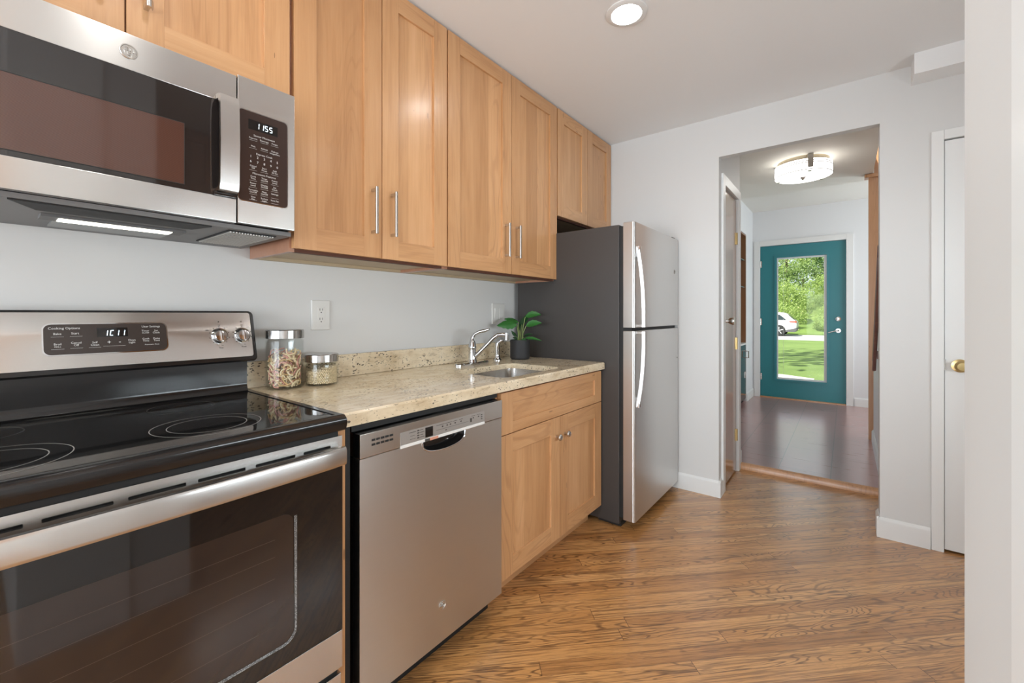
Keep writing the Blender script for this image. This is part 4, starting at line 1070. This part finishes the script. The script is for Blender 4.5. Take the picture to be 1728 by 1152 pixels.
# ================================================================== OUTDOORS
GZ = -.30
struct('lawn', MB().box(-30, 30, 8.2, 29.2, GZ-.3, GZ), lawn_mat(), label='sunlit green front lawn seen through the door glass')
struct('stoop', MB().box(.2, 2.4, YD+.15, 8.15, GZ-.3, FZ-.06), plain('pale_concrete', (.52,.50,.46), .8), label='concrete stoop outside the front door')
struct('road', MB().box(-60, 60, 29.2, 37.2, GZ-.3, GZ-.02), plain('pale_asphalt', (.46,.45,.44), .9), label='pale street beyond the lawn')
struct('garden_path', MB().prism([(-6,11.3),(.3,11.3),(1.15,11.5),(1.15,11.8),(.5,12.2),(-6,12.2)], 'Z', GZ-.1, GZ+.02), plain('path_concrete', (.55,.52,.47), .85), label='pale concrete path crossing the lawn')
struct('bank', MB().prism([(37.2,GZ-.3),(37.2,GZ+.05),(44,1.1),(60,2.4),(60,GZ-.3)], 'X', -60, 60), lawn_mat(), label='grassy bank across the street')
# car
car = thing('car', 'white suv parked on the street beyond the lawn', 'car', (-3.2, 35.2, GZ-.02))
cz = GZ-.02; xr = -.90
bp = [(xr-.10,.42),(xr-.02,.60),(xr,.85),(xr-.05,1.02),(xr-.22,1.18),(xr-.52,1.50),(xr-.78,1.615),(xr-1.6,1.66),(xr-2.5,1.60),(xr-3.3,1.13),(xr-4.35,.98),(xr-4.60,.78),(xr-4.66,.50),(xr-4.55,.33),(xr-.45,.33)]
white = plain('white_car_paint', (.80,.80,.81), .25, coat=.6); tyre = plain('tyre_rubber', (.02,.02,.02), .8); cglass = plain('car_glass', (.03,.045,.05), .08)
MB().prism([(x, z+cz) for x, z in bp], 'Y', 35.95, 34.28, 0, .07).prism([(x, z+cz) for x, z in bp], 'Y', 34.8, 36.12, 0, .07).build('body', white, car)
MB().prism([(x, z+cz) for x, z in [(xr-.55,1.10),(xr-.95,1.46),(xr-1.6,1.52),(xr-2.45,1.46),(xr-3.05,1.10)]], 'Y', 34.275, 34.9).build('side_window', cglass, car)
MB().prism([(x, z+cz) for x, z in [(xr-.16,1.16),(xr-.19,1.13),(xr-.49,1.46),(xr-.46,1.49)]], 'Y', 34.42, 35.98).build('rear_window', cglass, car)
MB().prism([(x, z+cz) for x, z in [(xr+.012,.93),(xr-.36,.95),(xr-.45,1.03),(xr-.03,1.045)]], 'Y', 34.265, 34.62).build('tail_light', plain('red_lamp', (.55,.08,.05), .2), car)
MB().prism([(x, z+cz) for x, z in [(xr-.09,.30),(xr+.005,.50),(xr-.03,.56),(xr-.62,.42),(xr-.62,.30)]], 'Y', 34.262, 36.13).build('bumper_cladding', plain('grey_cladding', (.09,.09,.09), .6), car)
for x in (xr-1.0, xr-3.75):
    for y, s in ((34.24, 1), (36.16, -1)):
        w = MB().lathe([(.25,0),(.37,.0),(.385,.03*s),(.385,.22*s),(.25,.22*s)], (x, y, cz+.386), 'Y', 32).build('wheel', tyre, car)
        r_ = MB().lathe([(0,.05*s),(.26,.07*s)], (x,y,cz+.386), 'Y', 24, 1).lathe([(.245,.012*s),(.265,.005*s),(.265,.03*s)], (x,y,cz+.386), 'Y', 32)
        for k_ in range(5):
            a = 2*PI*k_/5+.3; r_.tube([(x,y+.03*s,cz+.386),(x+.25*math.cos(a),y+.015*s,cz+.386+.25*math.sin(a))], .035, 6)
        r_.build('rim', [plain('alloy', (.62,.62,.63), .4, .6), tyre], w)
# foliage
LF = [leafy('hedge_leaf_bright', (.20,.31,.065), (.47,.56,.19), .35), leafy('hedge_leaf_mid', (.09,.16,.045), (.27,.37,.11), .3), leafy('hedge_leaf_deep', (.03,.09,.02), (.09,.19,.04), .25)]
bark = plain('bark', (.10,.075,.05), .9)
def foliage(name, label, cat, c, rad, n, size, mat, trunk, group, seed, core=True):
    r = random.Random(seed); t = thing(name, label, cat, (c[0], c[1], GZ+.05 if c[1] > 37 else GZ), group)
    vs = []; fs = []
    for i in range(n):
        z = r.uniform(-1, 1); a = r.uniform(0, 2*PI); q = math.sqrt(max(0, 1-z*z)); k_ = r.uniform(.72, 1.0)
        lump = 1+.18*math.sin(a*3+seed)+.14*math.sin(z*6+a*2)
        p_ = Vector((c[0]+rad[0]*q*math.cos(a)*k_*lump, c[1]+rad[1]*q*math.sin(a)*k_*lump, c[2]+rad[2]*z*k_*lump))
        if p_.z < GZ+.08: p_.z = GZ+.08+r.uniform(0,.2)
        nn = Vector((r.gauss(0,1), r.gauss(0,1)-.5, r.gauss(0,1)+.5)).normalized(); u_ = nn.orthogonal().normalized(); w_ = nn.cross(u_)
        s = size*r.uniform(.6, 1.3); o = len(vs)
        vs += [p_-u_*s, p_-w_*s*.5, p_+u_*s, p_+w_*s*.5]; fs.append((o,o+1,o+2,o+3))
    m = MB(); m.add(vs, fs)
    me = bpy.data.meshes.new('crown'); me.from_pydata([tuple(Vector(v)-t.location) for v in vs], [], fs); me.materials.append(mat)
    o = bpy.data.objects.new('crown', me); col.objects.link(o); o.parent = t
    if trunk: MB().tube([(c[0],c[1],GZ-.1),(c[0]+.1,c[1],c[2]*.5),(c[0],c[1],c[2]+rad[2]*.4)], [.22,.16,.06], 8).build('trunk', bark, t)
    return t
FG = 'shrubs and trees across the street'
foliage('shrub', 'bright green low shrub at the road edge, right of the car', 'shrub', (.72,38.4,.75), (1.1,.7,1.0), 5000, .055, LF[0], False, FG, 1)
foliage('shrub', 'bright green low shrub behind the rear of the car', 'shrub', (-2.15,38.4,.8), (1.1,.7,1.2), 4500, .055, LF[0], False, FG, 2)
foliage('shrub', 'yellow-green bush rising above the car roof', 'shrub', (-1.95,40.6,1.9), (1.35,.9,1.8), 6500, .065, LF[0], False, FG, 3)
foliage('tree', 'dark green tree in the middle of the door glass, above the car', 'tree', (-1.3,45.6,3.5), (2.3,.9,2.35), 7500, .085, LF[1], True, FG, 4)
foliage('shrub', 'bright tall bush at the right edge of the door glass', 'shrub', (.35,43.1,2.3), (1.5,.9,2.2), 6500, .065, LF[0], False, FG, 5)
foliage('tree', 'tall yellow-green tree at the upper left of the door glass', 'tree', (-2.8,48.4,6.7), (2.4,1.1,2.35), 7500, .09, LF[0], True, FG, 6)
foliage('tree', 'deep green tree at the upper right of the door glass', 'tree', (.55,51.5,7.2), (1.7,1.1,2.6), 6000, .09, LF[2], True, FG, 7)
foliage('tree', 'broad mid green tree filling the gap behind the others', 'tree', (-.8,55.8,5.2), (6.5,1.5,6.2), 14000, .16, LF[0], True, FG, 8)
foliage('yard_tree', 'leafy yard tree whose shade dapples the lawn', 'tree', (5.2,14.0,8.0), (7.5,7.5,1.4), 4200, .30, LF[1], True, None, 9)
wl = MB().tube([(-30,33,6.05),(-10,33,5.2),(0,33,4.98),(10,33,5.2),(30,33,6.05)], .03, 6)
tag(wl.build('power_line', 'dark'), 'thin overhead power line crossing in front of the trees', 'power line')

# ================================================================== OPPOSITE SIDE (seen in reflections)
upper('wall_cabinet', 'cherry wall cabinet across from the range, seen only in the microwave glass', 0, 1.15, [(.002,.575),(.575,1.148)], 1.374, ZT, (.525,.625,1.468,1.64), None, local=((2.948, .430, 0), PI))
op = upper('wall_cabinet', 'cherry wall cabinet on the opposite wall, seen only in the microwave glass', 0, .9, [(.002,.45),(.45,.898)], 1.374, ZT, (.40,.50,1.468,1.64), None, local=((2.948, 1.55, 0), PI))
